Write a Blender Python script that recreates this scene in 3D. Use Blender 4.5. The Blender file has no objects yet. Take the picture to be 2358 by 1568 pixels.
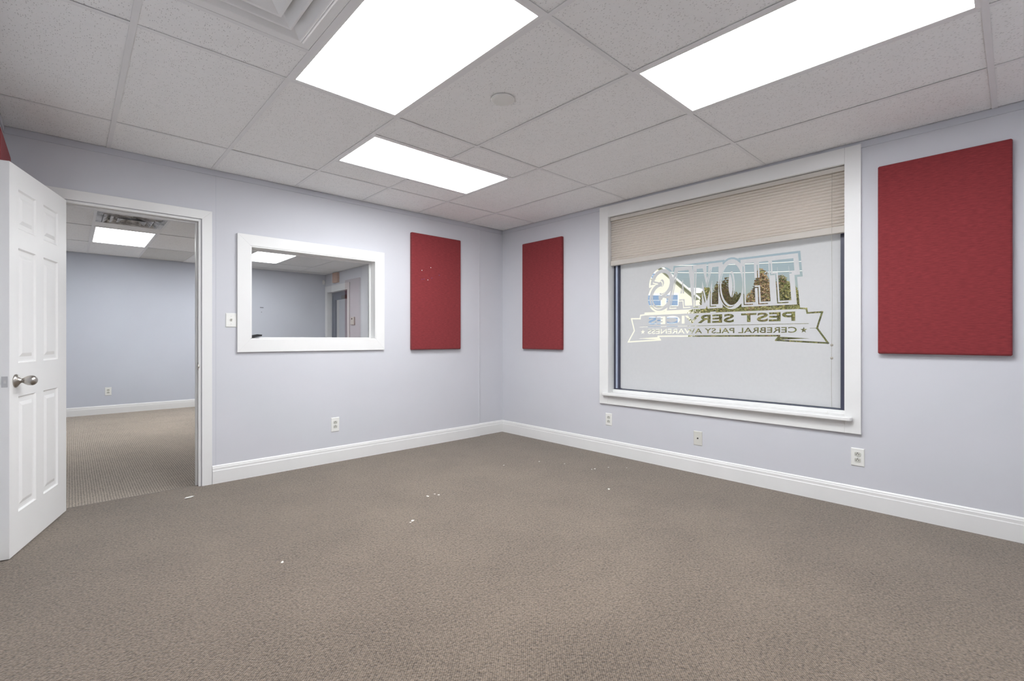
import bpy, bmesh, math, random
from mathutils import Vector, Matrix
from mathutils.geometry import delaunay_2d_cdt, interpolate_bezier

random.seed(7)
SC = bpy.context.scene
COL = SC.collection
R = math.radians

# ------------------------------------------------------------------ camera
CAM = Vector((-3.8255, -4.2817, 1.1258))
YAW = 0.8149
FPX, CXP, CYP = 1088.2, 1187.66, 779.97
cd = bpy.data.cameras.new('camera')
cam = bpy.data.objects.new('camera', cd)
COL.objects.link(cam)
cam.location = CAM
cam.rotation_euler = (math.pi / 2, 0, YAW - math.pi / 2)
cd.sensor_width = 36.0
cd.lens = 36.0 * FPX / 2358.0
cd.shift_x = -(CXP - 1179.0) / 2358.0
cd.shift_y = -(784.0 - CYP) / 2358.0
cd.clip_start = 0.02
cd.clip_end = 500
SC.camera = cam

# ------------------------------------------------------------------ light
SC.view_settings.view_transform = 'Standard'
SC.view_settings.look = 'None'
SC.view_settings.gamma = 1.0
SC.view_settings.exposure = 0.0
SC.view_settings.use_curve_mapping = False

LAMP = 20.2          # troffer lens emission
SKY = 0.088
SUN = 4.6
w = bpy.data.worlds.new('world')
SC.world = w
w.use_nodes = True
wn = w.node_tree
wn.nodes.clear()
wo = wn.nodes.new('ShaderNodeOutputWorld')
wb = wn.nodes.new('ShaderNodeBackground')
sk = wn.nodes.new('ShaderNodeTexSky')
sk.sky_type = 'NISHITA'
sk.sun_disc = False
sk.sun_elevation = R(42)
sk.sun_rotation = R(235)
sk.air_density = 1.2
sk.dust_density = 2.0
sk.ozone_density = 1.0
hs = wn.nodes.new('ShaderNodeHueSaturation')
hs.inputs['Saturation'].default_value = 0.75
wn.links.new(sk.outputs[0], hs.inputs['Color'])
wn.links.new(hs.outputs[0], wb.inputs['Color'])
wb.inputs['Strength'].default_value = SKY
wn.links.new(wb.outputs[0], wo.inputs[0])

sd = bpy.data.lights.new('sun', 'SUN')
sd.energy = SUN
sd.angle = R(1.0)
sd.color = (1.0, 0.97, 0.93)
sun = bpy.data.objects.new('sun', sd)
COL.objects.link(sun)
sun.rotation_euler = Vector((0.62, 0.42, -0.66)).to_track_quat('-Z', 'Y').to_euler()
sun.location = (-10, -8, 14)

# ------------------------------------------------------------------ dimensions
H = 2.4346            # ceiling height
XL, XR = -4.127, 0.0  # side walls
YF = -5.0             # wall behind the camera
YB = 0.0              # wall with the door and the interior window
YO = 5.5              # far wall of the next room
XO = -5.0
ZO = -0.05            # floor of the next room
TH = 0.13             # thickness of the dividing wall
X0 = 0.0232
XLINES = [X0 - 0.6096 * i for i in range(1, 7)]        # -0.586 .. -3.634
Y1, Y2, Y3, Y4 = -0.537, -1.756, -2.975, -4.195


# ------------------------------------------------------------------ materials
def s2l(c):
    return tuple(((x / 255) / 12.92 if x <= 10 else (((x / 255) + 0.055) / 1.055) ** 2.4) for x in c) + (1.0,)


class M:
    """small node-material builder"""
    def __init__(self, name, rough=0.5, spec=0.5, metal=0.0):
        self.m = bpy.data.materials.new(name)
        self.m.use_nodes = True
        self.t = self.m.node_tree
        self.b = self.t.nodes['Principled BSDF']
        self.b.inputs['Roughness'].default_value = rough
        self.b.inputs['Specular IOR Level'].default_value = spec
        self.b.inputs['Metallic'].default_value = metal
        self.tc = None

    def n(self, k, **kw):
        nd = self.t.nodes.new('ShaderNode' + k)
        for a, v in kw.items():
            if a in nd.inputs:
                nd.inputs[a].default_value = v
            else:
                setattr(nd, a, v)
        return nd

    def link(self, a, b):
        self.t.links.new(a, b)

    def obj(self):
        if not self.tc:
            self.tc = self.n('TexCoord')
        return self.tc.outputs['Object']

    def geo(self):
        g = self.n('NewGeometry')
        return g.outputs['Position']

    def noise(self, scale, detail=3, rough=0.5, vec=None):
        nd = self.n('TexNoise')
        nd.inputs['Scale'].default_value = scale
        nd.inputs['Detail'].default_value = detail
        nd.inputs['Roughness'].default_value = rough
        self.link(vec if vec is not None else self.geo(), nd.inputs['Vector'])
        return nd

    def ramp(self, src, stops):
        r = self.n('ValToRGB')
        el = r.color_ramp.elements
        while len(el) < len(stops):
            el.new(0.5)
        for e, (p, c) in zip(el, stops):
            e.position = p
            e.color = c
        self.link(src, r.inputs['Fac'])
        return r

    def color(self, c):
        self.b.inputs['Base Color'].default_value = c
        return self

    def mottled(self, c, amount=0.03, scale=6.0, detail=4):
        nz = self.noise(scale, detail)
        d = tuple(max(0, x * (1 - amount)) for x in c[:3]) + (1,)
        l = tuple(min(1, x * (1 + amount)) for x in c[:3]) + (1,)
        r = self.ramp(nz.outputs['Fac'], [(0.3, d), (0.7, l)])
        self.link(r.outputs[0], self.b.inputs['Base Color'])
        return self

    def bump(self, src, strength=0.2, dist=0.002):
        b = self.n('Bump')
        b.inputs['Strength'].default_value = strength
        b.inputs['Distance'].default_value = dist
        self.link(src, b.inputs['Height'])
        self.link(b.outputs[0], self.b.inputs['Normal'])
        return self


MAT = {}


def simple(name, rgb, rough=0.5, spec=0.4, metal=0.0, mott=0.02, scale=8, bump=None):
    m = M(name, rough, spec, metal)
    m.mottled(s2l(rgb), mott, scale)
    if bump:
        nz = m.noise(bump[0], 3)
        m.bump(nz.outputs['Fac'], bump[1], bump[2])
    MAT[name] = m.m
    return m.m


simple('wall_paint', (210, 211, 217), 0.62, 0.25, mott=0.012, scale=2.5, bump=(420, 0.10, 0.0015))
simple('wall_paint_other', (205, 209, 219), 0.62, 0.25, mott=0.012, scale=2.5, bump=(420, 0.10, 0.0015))
simple('trim_white', (234, 234, 233), 0.35, 0.45, mott=0.012, scale=5, bump=(60, 0.03, 0.001))
simple('trim_grey', (204, 206, 213), 0.6, 0.25, mott=0.01)
simple('door_white', (242, 242, 241), 0.40, 0.40, mott=0.008, scale=4, bump=(220, 0.05, 0.0008))
simple('plastic_white', (236, 236, 232), 0.35, 0.5, mott=0.01)
simple('plastic_ivory', (214, 213, 206), 0.4, 0.5, mott=0.02)
simple('receptacle', (200, 200, 192), 0.4, 0.5, mott=0.01)
simple('slot_dark', (38, 36, 34), 0.6, 0.3)
simple('metal_white', (240, 240, 240), 0.4, 0.4, mott=0.01)
simple('tbar_white', (238, 238, 239), 0.45, 0.4, mott=0.01)
simple('nickel', (190, 186, 180), 0.28, 0.5, metal=1.0, mott=0.05, scale=40)
simple('chrome_soft', (205, 205, 205), 0.35, 0.5, metal=0.8, mott=0.03, scale=30)
simple('aluminium_dark', (64, 66, 84), 0.38, 0.5, mott=0.06, scale=14)
simple('aluminium_light', (176, 186, 205), 0.35, 0.5, metal=0.3, mott=0.04, scale=14)
simple('door_navy', (46, 58, 82), 0.4, 0.5, mott=0.05)
simple('rubber_black', (40, 40, 42), 0.7, 0.3, mott=0.15, scale=40)
simple('paper', (232, 230, 224), 0.9, 0.1, mott=0.03, scale=30)
simple('tan_box', (206, 170, 146), 0.6, 0.3, mott=0.06, scale=20)
simple('pin_purple', (120, 70, 120), 0.4, 0.4)
simple('pin_white', (238, 236, 234), 0.4, 0.4)
simple('caulk', (226, 228, 232), 0.7, 0.2)
simple('wall_mark', (70, 66, 66), 0.8, 0.2, mott=0.2, scale=90)
simple('cord', (176, 170, 160), 0.7, 0.2)
simple('blind_rail', (196, 190, 182), 0.45, 0.4)
simple('outer_wall', (150, 140, 130), 0.8, 0.2)
simple('grey_screen', (70, 74, 72), 0.3, 0.5)


def mat_tile(name, rgb):
    m = M(name, 0.9, 0.1)
    pos = m.geo()
    st = m.n('Mapping')
    st.inputs['Scale'].default_value = (1.0, 0.55, 1.0)
    m.link(pos, st.inputs['Vector'])
    v = m.n('TexVoronoi', feature='F1')
    v.inputs['Scale'].default_value = 140
    m.link(st.outputs[0], v.inputs['Vector'])
    pr = m.noise(26, 2, vec=pos)
    # random threshold per hole
    rnd = m.n('SeparateColor')
    m.link(v.outputs['Color'], rnd.inputs[0])
    th = m.n('Math', operation='MULTIPLY')
    m.link(rnd.outputs[0], th.inputs[0])
    th.inputs[1].default_value = 0.36
    lt = m.n('Math', operation='LESS_THAN')
    m.link(v.outputs['Distance'], lt.inputs[0])
    m.link(th.outputs[0], lt.inputs[1])
    base = m.ramp(pr.outputs['Fac'], [(0.3, s2l(tuple(c - 4 for c in rgb))), (0.7, s2l(rgb))])
    mx = m.n('MixRGB')
    m.link(lt.outputs[0], mx.inputs[0])
    m.link(base.outputs[0], mx.inputs[1])
    mx.inputs[2].default_value = s2l(tuple(c - 34 for c in rgb))
    m.link(mx.outputs[0], m.b.inputs['Base Color'])
    fine = m.noise(300, 2, vec=pos)
    ad = m.n('Math', operation='SUBTRACT')
    m.link(fine.outputs['Fac'], ad.inputs[0])
    m.link(lt.outputs[0], ad.inputs[1])
    m.bump(ad.outputs[0], 0.35, 0.0012)
    MAT[name] = m.m


mat_tile('tile', (251, 251, 251))
mat_tile('tile_stained', (226, 225, 222))


def mat_carpet(name, light, dark, stripe):
    m = M(name, 1.0, 0.05)
    pos = m.geo()
    wob = m.noise(7, 2, vec=pos)
    wv = m.n('VectorMath', operation='SCALE')
    m.link(wob.outputs['Color'], wv.inputs[0])
    wv.inputs['Scale'].default_value = 0.006
    ps = m.n('VectorMath', operation='ADD')
    m.link(pos, ps.inputs[0])
    m.link(wv.outputs[0], ps.inputs[1])
    sep = m.n('SeparateXYZ')
    m.link(ps.outputs[0], sep.inputs[0])

    def wave(out, period):
        a = m.n('Math', operation='MULTIPLY')
        m.link(out, a.inputs[0])
        a.inputs[1].default_value = 2 * math.pi / period
        s = m.n('Math', operation='SINE')
        m.link(a.outputs[0], s.inputs[0])
        return s.outputs[0]
    wx = wave(sep.outputs[0], 0.0105)
    wy = wave(sep.outputs[1], 0.0105)
    pr = m.n('Math', operation='MULTIPLY')
    m.link(wx, pr.inputs[0])
    m.link(wy, pr.inputs[1])
    loop = m.n('TexVoronoi', feature='F1')
    loop.inputs['Scale'].default_value = 135
    m.link(pos, loop.inputs['Vector'])
    yarn = m.noise(88, 3, 0.7, vec=pos)
    broad = m.noise(2.2, 4, 0.6, vec=pos)
    # combine : 0.5 + 0.16*grid + (yarn-0.5)*0.9 + (broad-0.5)*0.35
    def madd(a, k, base):
        x = m.n('Math', operation='MULTIPLY_ADD')
        m.link(a, x.inputs[0])
        x.inputs[1].default_value = k
        if isinstance(base, float):
            x.inputs[2].default_value = base
        else:
            m.link(base, x.inputs[2])
        return x.outputs[0]
    v = madd(pr.outputs[0], 0.05 if stripe else 0.15, 0.07)
    v = madd(yarn.outputs['Fac'], 0.85, v)
    v = madd(broad.outputs['Fac'], 0.20, v)
    v = madd(loop.outputs['Distance'], -0.25, v)
    if stripe:
        sx = wave(sep.outputs[0], 0.0160)
        up = m.n('Math', operation='MAXIMUM')
        m.link(sx, up.inputs[0])
        up.inputs[1].default_value = 0.25
        v = madd(up.outputs[0], 0.42, v)
        v = madd(wx, 0.0, v)
        off = m.n('Math', operation='SUBTRACT')
        m.link(v, off.inputs[0])
        off.inputs[1].default_value = 0.16
        v = off.outputs[0]
    r = m.ramp(v, [(0.12, s2l(dark)), (0.82, s2l(light))])
    m.link(r.outputs[0], m.b.inputs['Base Color'])
    h = madd(loop.outputs['Distance'], -1.0, v)
    m.bump(h, 0.6, 0.004)
    m.b.inputs['Sheen Weight'].default_value = 0.25
    m.b.inputs['Sheen Roughness'].default_value = 0.6
    MAT[name] = m.m


mat_carpet('carpet', (158, 142, 125), (32, 25, 19), False)
mat_carpet('carpet_ribbed', (204, 190, 172), (84, 72, 62), True)


def mat_fabric(name, rgb):
    m = M(name, 0.95, 0.08)
    pos = m.obj()
    sep = m.n('SeparateXYZ')
    m.link(pos, sep.inputs[0])

    def wave(out, k):
        a = m.n('Math', operation='MULTIPLY')
        m.link(out, a.inputs[0])
        a.inputs[1].default_value = k
        s = m.n('Math', operation='SINE')
        m.link(a.outputs[0], s.inputs[0])
        return s.outputs[0]
    a = wave(sep.outputs[0], 2 * math.pi / 0.004)
    b = wave(sep.outputs[2], 2 * math.pi / 0.004)
    ml = m.n('Math', operation='MULTIPLY')
    m.link(a, ml.inputs[0])
    m.link(b, ml.inputs[1])
    st = m.n('Mapping')
    st.inputs['Scale'].default_value = (25, 25, 220)
    m.link(pos, st.inputs[0])
    slub = m.noise(1.0, 4, 0.7, vec=st.outputs[0])
    ad = m.n('Math', operation='MULTIPLY_ADD')
    m.link(ml.outputs[0], ad.inputs[0])
    ad.inputs[1].default_value = 0.12
    m.link(slub.outputs['Fac'], ad.inputs[2])
    d = tuple(int(c * 0.84) for c in rgb)
    l = tuple(min(255, int(c * 1.10)) for c in rgb)
    r = m.ramp(ad.outputs[0], [(0.25, s2l(d)), (0.75, s2l(l))])
    m.link(r.outputs[0], m.b.inputs['Base Color'])
    m.bump(ad.outputs[0], 0.25, 0.001)
    m.b.inputs['Sheen Weight'].default_value = 0.15
    MAT[name] = m.m


mat_fabric('red_fabric', (138, 58, 61))


def mat_lens():
    m = M('lens', 0.4, 0.3)
    m.color((0.9, 0.9, 0.88, 1))
    v = m.n('TexVoronoi', feature='F1')
    v.inputs['Scale'].default_value = 110
    m.link(m.geo(), v.inputs['Vector'])
    r = m.ramp(v.outputs['Distance'], [(0.0, (0.96, 0.98, 1.0, 1)), (1.0, (0.90, 0.92, 0.94, 1))])
    m.link(r.outputs[0], m.b.inputs['Emission Color'])
    m.b.inputs['Emission Strength'].default_value = LAMP
    MAT['lens'] = m.m


mat_lens()


def mat_glass(name, tint, refl=0.0, boost=1.0):
    m = M(name)
    t = m.t
    t.nodes.remove(m.b)
    out = [n for n in t.nodes if n.type == 'OUTPUT_MATERIAL'][0]
    tr = m.n('BsdfTransparent')
    nz = m.noise(1.5, 2)
    c0 = tint
    c1 = tuple(min(1, x * 1.01) for x in tint[:3]) + (1,)
    rp = m.ramp(nz.outputs['Fac'], [(0.3, c0), (0.7, c1)])
    t.links.new(rp.outputs[0], tr.inputs['Color'])
    gl = m.n('BsdfGlossy')
    gl.inputs['Roughness'].default_value = 0.0
    fr = m.n('Fresnel')
    fr.inputs['IOR'].default_value = 1.5
    ma = m.n('Math', operation='MULTIPLY_ADD', use_clamp=True)
    t.links.new(fr.outputs[0], ma.inputs[0])
    ma.inputs[1].default_value = boost
    ma.inputs[2].default_value = refl
    mx = m.n('MixShader')
    t.links.new(ma.outputs[0], mx.inputs[0])
    t.links.new(tr.outputs[0], mx.inputs[1])
    t.links.new(gl.outputs[0], mx.inputs[2])
    t.links.new(mx.outputs[0], out.inputs['Surface'])
    MAT[name] = m.m


mat_glass('glass_clear', (0.95, 0.97, 0.97, 1), 0.02, 1.2)
mat_glass('glass_tinted', (0.74, 0.75, 0.75, 1), 0.17, 1.5)


def mat_translucent(name, col, trans, mott=0.02, rough_bump=None, dif=None):
    m = M(name)
    t = m.t
    t.nodes.remove(m.b)
    out = [n for n in t.nodes if n.type == 'OUTPUT_MATERIAL'][0]
    nz = m.noise(40, 3)
    d = tuple(x * (1 - mott) for x in col[:3]) + (1,)
    rp = m.ramp(nz.outputs['Fac'], [(0.3, d), (0.7, col)])
    a = m.n('BsdfDiffuse')
    b = m.n('BsdfTranslucent')
    t.links.new(rp.outputs[0], a.inputs['Color'])
    t.links.new(rp.outputs[0], b.inputs['Color'])
    mx = m.n('MixShader')
    mx.inputs[0].default_value = trans
    t.links.new(a.outputs[0], mx.inputs[1])
    t.links.new(b.outputs[0], mx.inputs[2])
    t.links.new(mx.outputs[0], out.inputs['Surface'])
    MAT[name] = m.m


mat_translucent('frosted_film', (0.91, 0.905, 0.905, 1), 0.42)
mat_translucent('blind_fabric', (0.95, 0.885, 0.82, 1), 0.64, 0.01)
mat_translucent('leaf_green', (0.27, 0.30, 0.10, 1), 0.3, 0.5)
mat_translucent('leaf_olive', (0.40, 0.38, 0.16, 1), 0.3, 0.5)
mat_translucent('leaf_orange', (0.56, 0.38, 0.22, 1), 0.3, 0.5)
mat_translucent('leaf_yellow', (0.60, 0.53, 0.20, 1), 0.3, 0.5)
simple('bark', (92, 78, 64), 0.9, 0.1, mott=0.25, scale=30, bump=(30, 0.6, 0.02))
simple('grass', (104, 116, 62), 0.95, 0.05, mott=0.3, scale=3)
simple('bounce_concrete', (196, 194, 190), 0.9, 0.1, mott=0.08, scale=4)
simple('roof_white', (228, 228, 228), 0.6, 0.2, mott=0.05, scale=3)
simple('house_trim', (240, 240, 238), 0.6, 0.2)
simple('house_glass', (128, 152, 188), 0.1, 0.6, mott=0.15, scale=1.0)
simple('wire_white', (236, 236, 236), 0.6, 0.2)


def mat_siding():
    m = M('siding', 0.7, 0.2)
    tc = m.obj()
    sep = m.n('SeparateXYZ')
    m.link(tc, sep.inputs[0])
    a = m.n('Math', operation='MULTIPLY')
    m.link(sep.outputs[2], a.inputs[0])
    a.inputs[1].default_value = 1 / 0.2
    f = m.n('Math', operation='FRACT')
    m.link(a.outputs[0], f.inputs[0])
    m.color(s2l((240, 236, 228)))
    m.bump(f.outputs[0], 0.8, 0.05)
    MAT['siding'] = m.m


mat_siding()


def mat_dirty_metal():
    m = M('dirty_aluminium', 0.4, 0.5, 0.25)
    nz = m.noise(9, 5, 0.7)
    r = m.ramp(nz.outputs['Fac'], [(0.35, s2l((96, 94, 92))), (0.55, s2l((206, 205, 204)))])
    m.link(r.outputs[0], m.b.inputs['Base Color'])
    MAT['dirty_aluminium'] = m.m


mat_dirty_metal()


# ------------------------------------------------------------------ mesh helpers
class B:
    """collects shapes into one mesh; all coordinates in the parent's frame"""
    def __init__(self):
        self.v = []
        self.f = []

    def box(self, x0, x1, y0, y1, z0, z1):
        x0, x1 = min(x0, x1), max(x0, x1)
        y0, y1 = min(y0, y1), max(y0, y1)
        z0, z1 = min(z0, z1), max(z0, z1)
        n = len(self.v)
        self.v += [(x0, y0, z0), (x1, y0, z0), (x1, y1, z0), (x0, y1, z0),
                   (x0, y0, z1), (x1, y0, z1), (x1, y1, z1), (x0, y1, z1)]
        for q in ((0, 3, 2, 1), (4, 5, 6, 7), (0, 1, 5, 4), (1, 2, 6, 5), (2, 3, 7, 6), (3, 0, 4, 7)):
            self.f.append(tuple(n + i for i in q))
        return self

    def ring(self, pts_list, close=True, cap0=True, cap1=True):
        """loft through successive closed loops of equal length"""
        n = len(self.v)
        k = len(pts_list[0])
        for p in pts_list:
            self.v += [tuple(q) for q in p]
        for i in range(len(pts_list) - 1):
            for j in range(k):
                a, b = n + i * k + j, n + i * k + (j + 1) % k
                self.f.append((a, b, b + k, a + k))
        if cap0:
            self.f.append(tuple(n + j for j in reversed(range(k))))
        if cap1:
            e = n + (len(pts_list) - 1) * k
            self.f.append(tuple(e + j for j in range(k)))
        return self

    def tube(self, pts, r, seg=8):
        pts = [Vector(p) for p in pts]
        loops = []
        for i, p in enumerate(pts):
            a = pts[max(i - 1, 0)]
            b = pts[min(i + 1, len(pts) - 1)]
            d = (b - a).normalized()
            u = d.orthogonal().normalized()
            if i and abs(d.z) < 0.99:
                u = d.cross(Vector((0, 0, 1))).normalized()
            elif abs(d.z) < 0.99:
                u = d.cross(Vector((0, 0, 1))).normalized()
            else:
                u = Vector((1, 0, 0))
            w_ = d.cross(u).normalized()
            rr = r[i] if isinstance(r, (list, tuple)) else r
            loops.append([p + rr * (math.cos(2 * math.pi * j / seg) * u + math.sin(2 * math.pi * j / seg) * w_) for j in range(seg)])
        return self.ring(loops)

    def lathe(self, prof, axis, seg=24, origin=(0, 0, 0)):
        """prof: (distance along axis, radius)"""
        o = Vector(origin)
        ax = Vector(axis).normalized()
        u = ax.orthogonal().normalized()
        w_ = ax.cross(u)
        loops = [[o + ax * t + r * (math.cos(2 * math.pi * j / seg) * u + math.sin(2 * math.pi * j / seg) * w_) for j in range(seg)] for t, r in prof]
        return self.ring(loops)

    def extrude(self, poly, axis, a, b):
        """2-D polygon swept along an axis ('x','y','z') from a to b"""
        def P(p, t):
            if axis == 'x':
                return (t, p[0], p[1])
            if axis == 'y':
                return (p[0], t, p[1])
            return (p[0], p[1], t)
        return self.ring([[P(p, a) for p in poly], [P(p, b) for p in poly]])

    def mesh(self, name):
        me = bpy.data.meshes.new(name)
        me.from_pydata([tuple(v) for v in self.v], [], self.f)
        me.update()
        bm = bmesh.new()
        bm.from_mesh(me)
        bmesh.ops.recalc_face_normals(bm, faces=bm.faces)
        bm.to_mesh(me)
        bm.free()
        return me


def add(name, b, mat, parent=None, loc=None, bevel=None, smooth=False, kind=None, label=None, cat=None, group=None):
    me = b.mesh(name) if isinstance(b, B) else b
    if mat and not me.materials:
        me.materials.append(MAT[mat])
    o = bpy.data.objects.new(name, me)
    COL.objects.link(o)
    if parent:
        o.parent = parent
    if loc is not None:
        o.location = loc
    if bevel:
        md = o.modifiers.new('bevel', 'BEVEL')
        md.width = bevel
        md.segments = 2
        md.limit_method = 'ANGLE'
        md.angle_limit = R(40)
    if smooth:
        for p in me.polygons:
            p.use_smooth = True
    tag(o, label, cat, group, kind)
    return o


def tag(o, label=None, cat=None, group=None, kind=None):
    if kind:
        o['kind'] = kind
    if label:
        o['label'] = label
    if cat:
        o['category'] = cat
    if group:
        o['group'] = group
    return o


def root(name, loc=(0, 0, 0), rz=0.0, **kw):
    o = bpy.data.objects.new(name, None)
    COL.objects.link(o)
    o.empty_display_size = 0.1
    o.location = loc
    o.rotation_euler = (0, 0, rz)
    return tag(o, **kw)


def box(name, x0, x1, y0, y1, z0, z1, mat, parent=None, bevel=None, **kw):
    return add(name, B().box(x0, x1, y0, y1, z0, z1), mat, parent, bevel=bevel, **kw)



def casing_frame(parent, axis, o, i, d0, d1, bottom=True):
    """mitred boards round an opening; o, i = (a0, a1, z0, z1) outer and inner rectangles; d0..d1 = depth range"""
    oa0, oa1, oz0, oz1 = o
    ia0, ia1, iz0, iz1 = i
    zl = iz0 if bottom else oz0
    polys = [[(oa0, oz0), (ia0, zl), (ia0, iz1), (oa0, oz1)], [(oa1, oz0), (oa1, oz1), (ia1, iz1), (ia1, zl)],
             [(oa0, oz1), (ia0, iz1), (ia1, iz1), (oa1, oz1)]]
    if bottom:
        polys.append([(oa0, oz0), (oa1, oz0), (ia1, iz0), (ia0, iz0)])
    for p in polys:
        add('casing', B().extrude(p, axis, d0, d1), 'trim_white', parent, bevel=0.0012)


FACE_B = 0.0            # things on walls that face -y
FACE_R = -math.pi / 2   # things on walls that face -x

# ------------------------------------------------------------------ setting: floors
DX0, DX1, DZ = -3.883, -3.10, 2.035       # doorway
fl = B().box(XL, XR, YF, 0.0, -0.18, 0.0)
fl.box(DX0, DX1, 0.0, 0.045, -0.18, 0.0)
floor = add('floor', fl, 'carpet', kind='structure', label='brown-grey tweed loop carpet of the empty office')
nose = [(0.045, -0.06), (0.045, 0.0), (0.06, -0.002), (0.075, -0.009), (0.085, -0.022), (0.09, -0.05), (0.09, -0.06)]
add('carpet_nosing', B().extrude(nose, 'x', DX0, DX1), 'carpet', floor)
box('floor', XO, XR, 0.09, YO, -0.22, ZO, 'carpet_ribbed', kind='structure', label='ribbed brown carpet in the room beyond the doorway')

# ------------------------------------------------------------------ setting: walls
WX0, WX1, WZ0, WZ1 = -2.762, -1.667, 1.126, 1.882     # interior window opening
BX = -0.372                                            # seam where the wall steps back
wbk = B()
wbk.box(XO - 0.15, DX0, 0, TH, ZO - 0.15, H + 0.3)
wbk.box(DX0, DX1, 0, TH, DZ, H + 0.3)
wbk.box(DX1, WX0, 0, TH, ZO - 0.15, H + 0.3)
wbk.box(WX0, WX1, 0, TH, ZO - 0.15, WZ0)
wbk.box(WX0, WX1, 0, TH, WZ1, H + 0.3)
wbk.box(WX1, BX, 0, TH, ZO - 0.15, H + 0.3)
wbk.box(BX, XR, 0.014, TH, ZO - 0.15, H + 0.3)
wall_back = add('wall_back', wbk, 'wall_paint', kind='structure', label='pale lavender-grey wall with the doorway and the interior window')
box('caulk_joint', BX - 0.0015, BX + 0.003, -0.0012, 0.0155, 0.14, H - 0.04, 'caulk', wall_back)
box('seam_strip', -3.002, -2.998, -0.0008, 0.001, 0.14, H - 0.04, 'trim_grey', wall_back)

# window opening in the right wall (y runs from VY0 near the corner to VY1)
VY0, VY1, VZ0, VZ1 = -1.552, -3.482, 0.60, 2.31
EY0, EY1, EZ1 = 4.40, 5.38, 2.075      # glazed entrance of the next room
XW = 0.16
wr = B()
wr.box(0, XW, VY0, 4.40, ZO - 0.15, H + 0.3)
wr.box(0, XW, VY1, VY0, ZO - 0.15, VZ0)
wr.box(0, XW, VY1, VY0, VZ1, H + 0.3)
wr.box(0, XW, YF - 0.15, VY1, ZO - 0.15, H + 0.3)
wr.box(0, XW, EY0, EY1, EZ1, H + 0.3)
wr.box(0, XW, EY1, YO + 0.15, ZO - 0.15, H + 0.3)
add('wall_right', wr, 'wall_paint', kind='structure', label='pale lavender-grey outside wall with the lettered window')
box('wall_left', XL - 0.12, XL, YF - 0.15, 0, -0.18, H + 0.3, 'wall_paint', kind='structure', label='pale lavender-grey wall behind the open white door')
box('wall_front', XL - 0.12, XR, YF - 0.15, YF, -0.18, H + 0.3, 'wall_paint', kind='structure', label='pale lavender-grey wall facing the interior window')
wall_far = box('wall_far', XO - 0.15, XR, YO, YO + 0.15, ZO - 0.15, H + 0.3, 'wall_paint_other', kind='structure', label='blue-grey far wall of the room beyond the doorway')
box('wall_side', XO - 0.15, XO, TH, YO, ZO - 0.15, H + 0.3, 'wall_paint_other', kind='structure', label='blue-grey side wall of the room beyond the doorway')
# small dark marks left on the far wall
box('screw_hole', -1.225, -1.165, YO - 0.002, YO + 0.002, 1.708, 1.722, 'wall_mark', wall_far)
box('screw_hole', -1.205, -1.192, YO - 0.002, YO + 0.002, 1.622, 1.634, 'wall_mark', wall_far)

# ------------------------------------------------------------------ trims along the ceiling
def trim(n, *a, label):
    return box('trim_%d' % n, *a, kind='structure', label=label)


trim(1, XL, BX, -0.006, 0, H - 0.042, H, 'trim_grey', label='grey painted strip under the ceiling above the doorway')
trim(2, BX, XR - 0.006, 0.008, 0.014, H - 0.042, H, 'trim_grey', label='short grey painted strip under the ceiling in the corner')
trim(3, -0.006, 0, YF, 0.008, H - 0.042, H, 'trim_grey', label='grey painted strip under the ceiling above the lettered window')
trim(4, XL, XL + 0.006, YF, -0.006, H - 0.042, H, 'trim_grey', label='grey painted strip under the ceiling behind the open door')

# ------------------------------------------------------------------ baseboards
BP = [(0, 0), (0.0145, 0), (0.0145, 0.098), (0.012, 0.103), (0.012, 0.121), (0.0095, 0.125), (0.0085, 0.133), (0.004, 0.139), (0, 0.140)]


def base_y(name, x0, x1, y, z=0.0, hgt=1.0, **kw):       # on walls facing -y
    return add(name, B().extrude([(y - a, z + b * hgt) for a, b in BP], 'x', x0, x1), 'trim_white', kind='structure', **kw)


def base_x(name, y0, y1, x, s=1, z=0.0, **kw):           # on walls facing -x (s=1) or +x (s=-1)
    return add(name, B().extrude([(x - s * a, z + b) for a, b in BP], 'y', y0, y1), 'trim_white', kind='structure', **kw)


base_y('baseboard_back', DX1 + 0.075, BX, 0.0, label='white moulded baseboard under the interior window')
base_y('baseboard_corner', BX, XR, 0.014, label='short white baseboard piece in the room corner')
base_y('baseboard_stub', XL, DX0 - 0.075, 0.0, label='short white baseboard behind the open door')
base_x('baseboard_right', YF, 0.0, 0.0, label='white moulded baseboard under the lettered window')
base_x('baseboard_left', YF, -0.0145, XL, -1, label='white moulded baseboard behind the open door')
base_y('baseboard_far', XO, XR, YO, ZO, 0.95, label='white baseboard of the room beyond the doorway')
base_x('baseboard_entrance', TH, EY0 - 0.085, 0.0, 1, ZO, label='white baseboard beside the glazed entrance door')

# ------------------------------------------------------------------ ceiling: deck, tiles, grid
ceiling = box('ceiling', XO - 0.15, XW, YF - 0.15, YO + 0.15, H + 0.3, H + 0.42, 'outer_wall', kind='structure', label='white suspended ceiling of mineral tiles in a metal grid')
TB = 0.012       # half flange width
tile_mesh = {}


def tile(x0, x1, y0, y1, mat='tile'):
    dx, dy = abs(x1 - x0) - 0.010, abs(y1 - y0) - 0.010
    key = (round(dx, 3), round(dy, 3), mat)
    if key not in tile_mesh:
        me = B().box(-dx / 2, dx / 2, -dy / 2, dy / 2, 0, 0.014).mesh('ceiling_tile')
        me.materials.append(MAT[mat])
        tile_mesh[key] = me
    o = bpy.data.objects.new('ceiling_tile', tile_mesh[key])
    COL.objects.link(o)
    o.parent = ceiling
    o.location = ((x0 + x1) / 2, (y0 + y1) / 2, H + 0.0030 + random.uniform(0, 0.0016))
    return o


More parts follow.
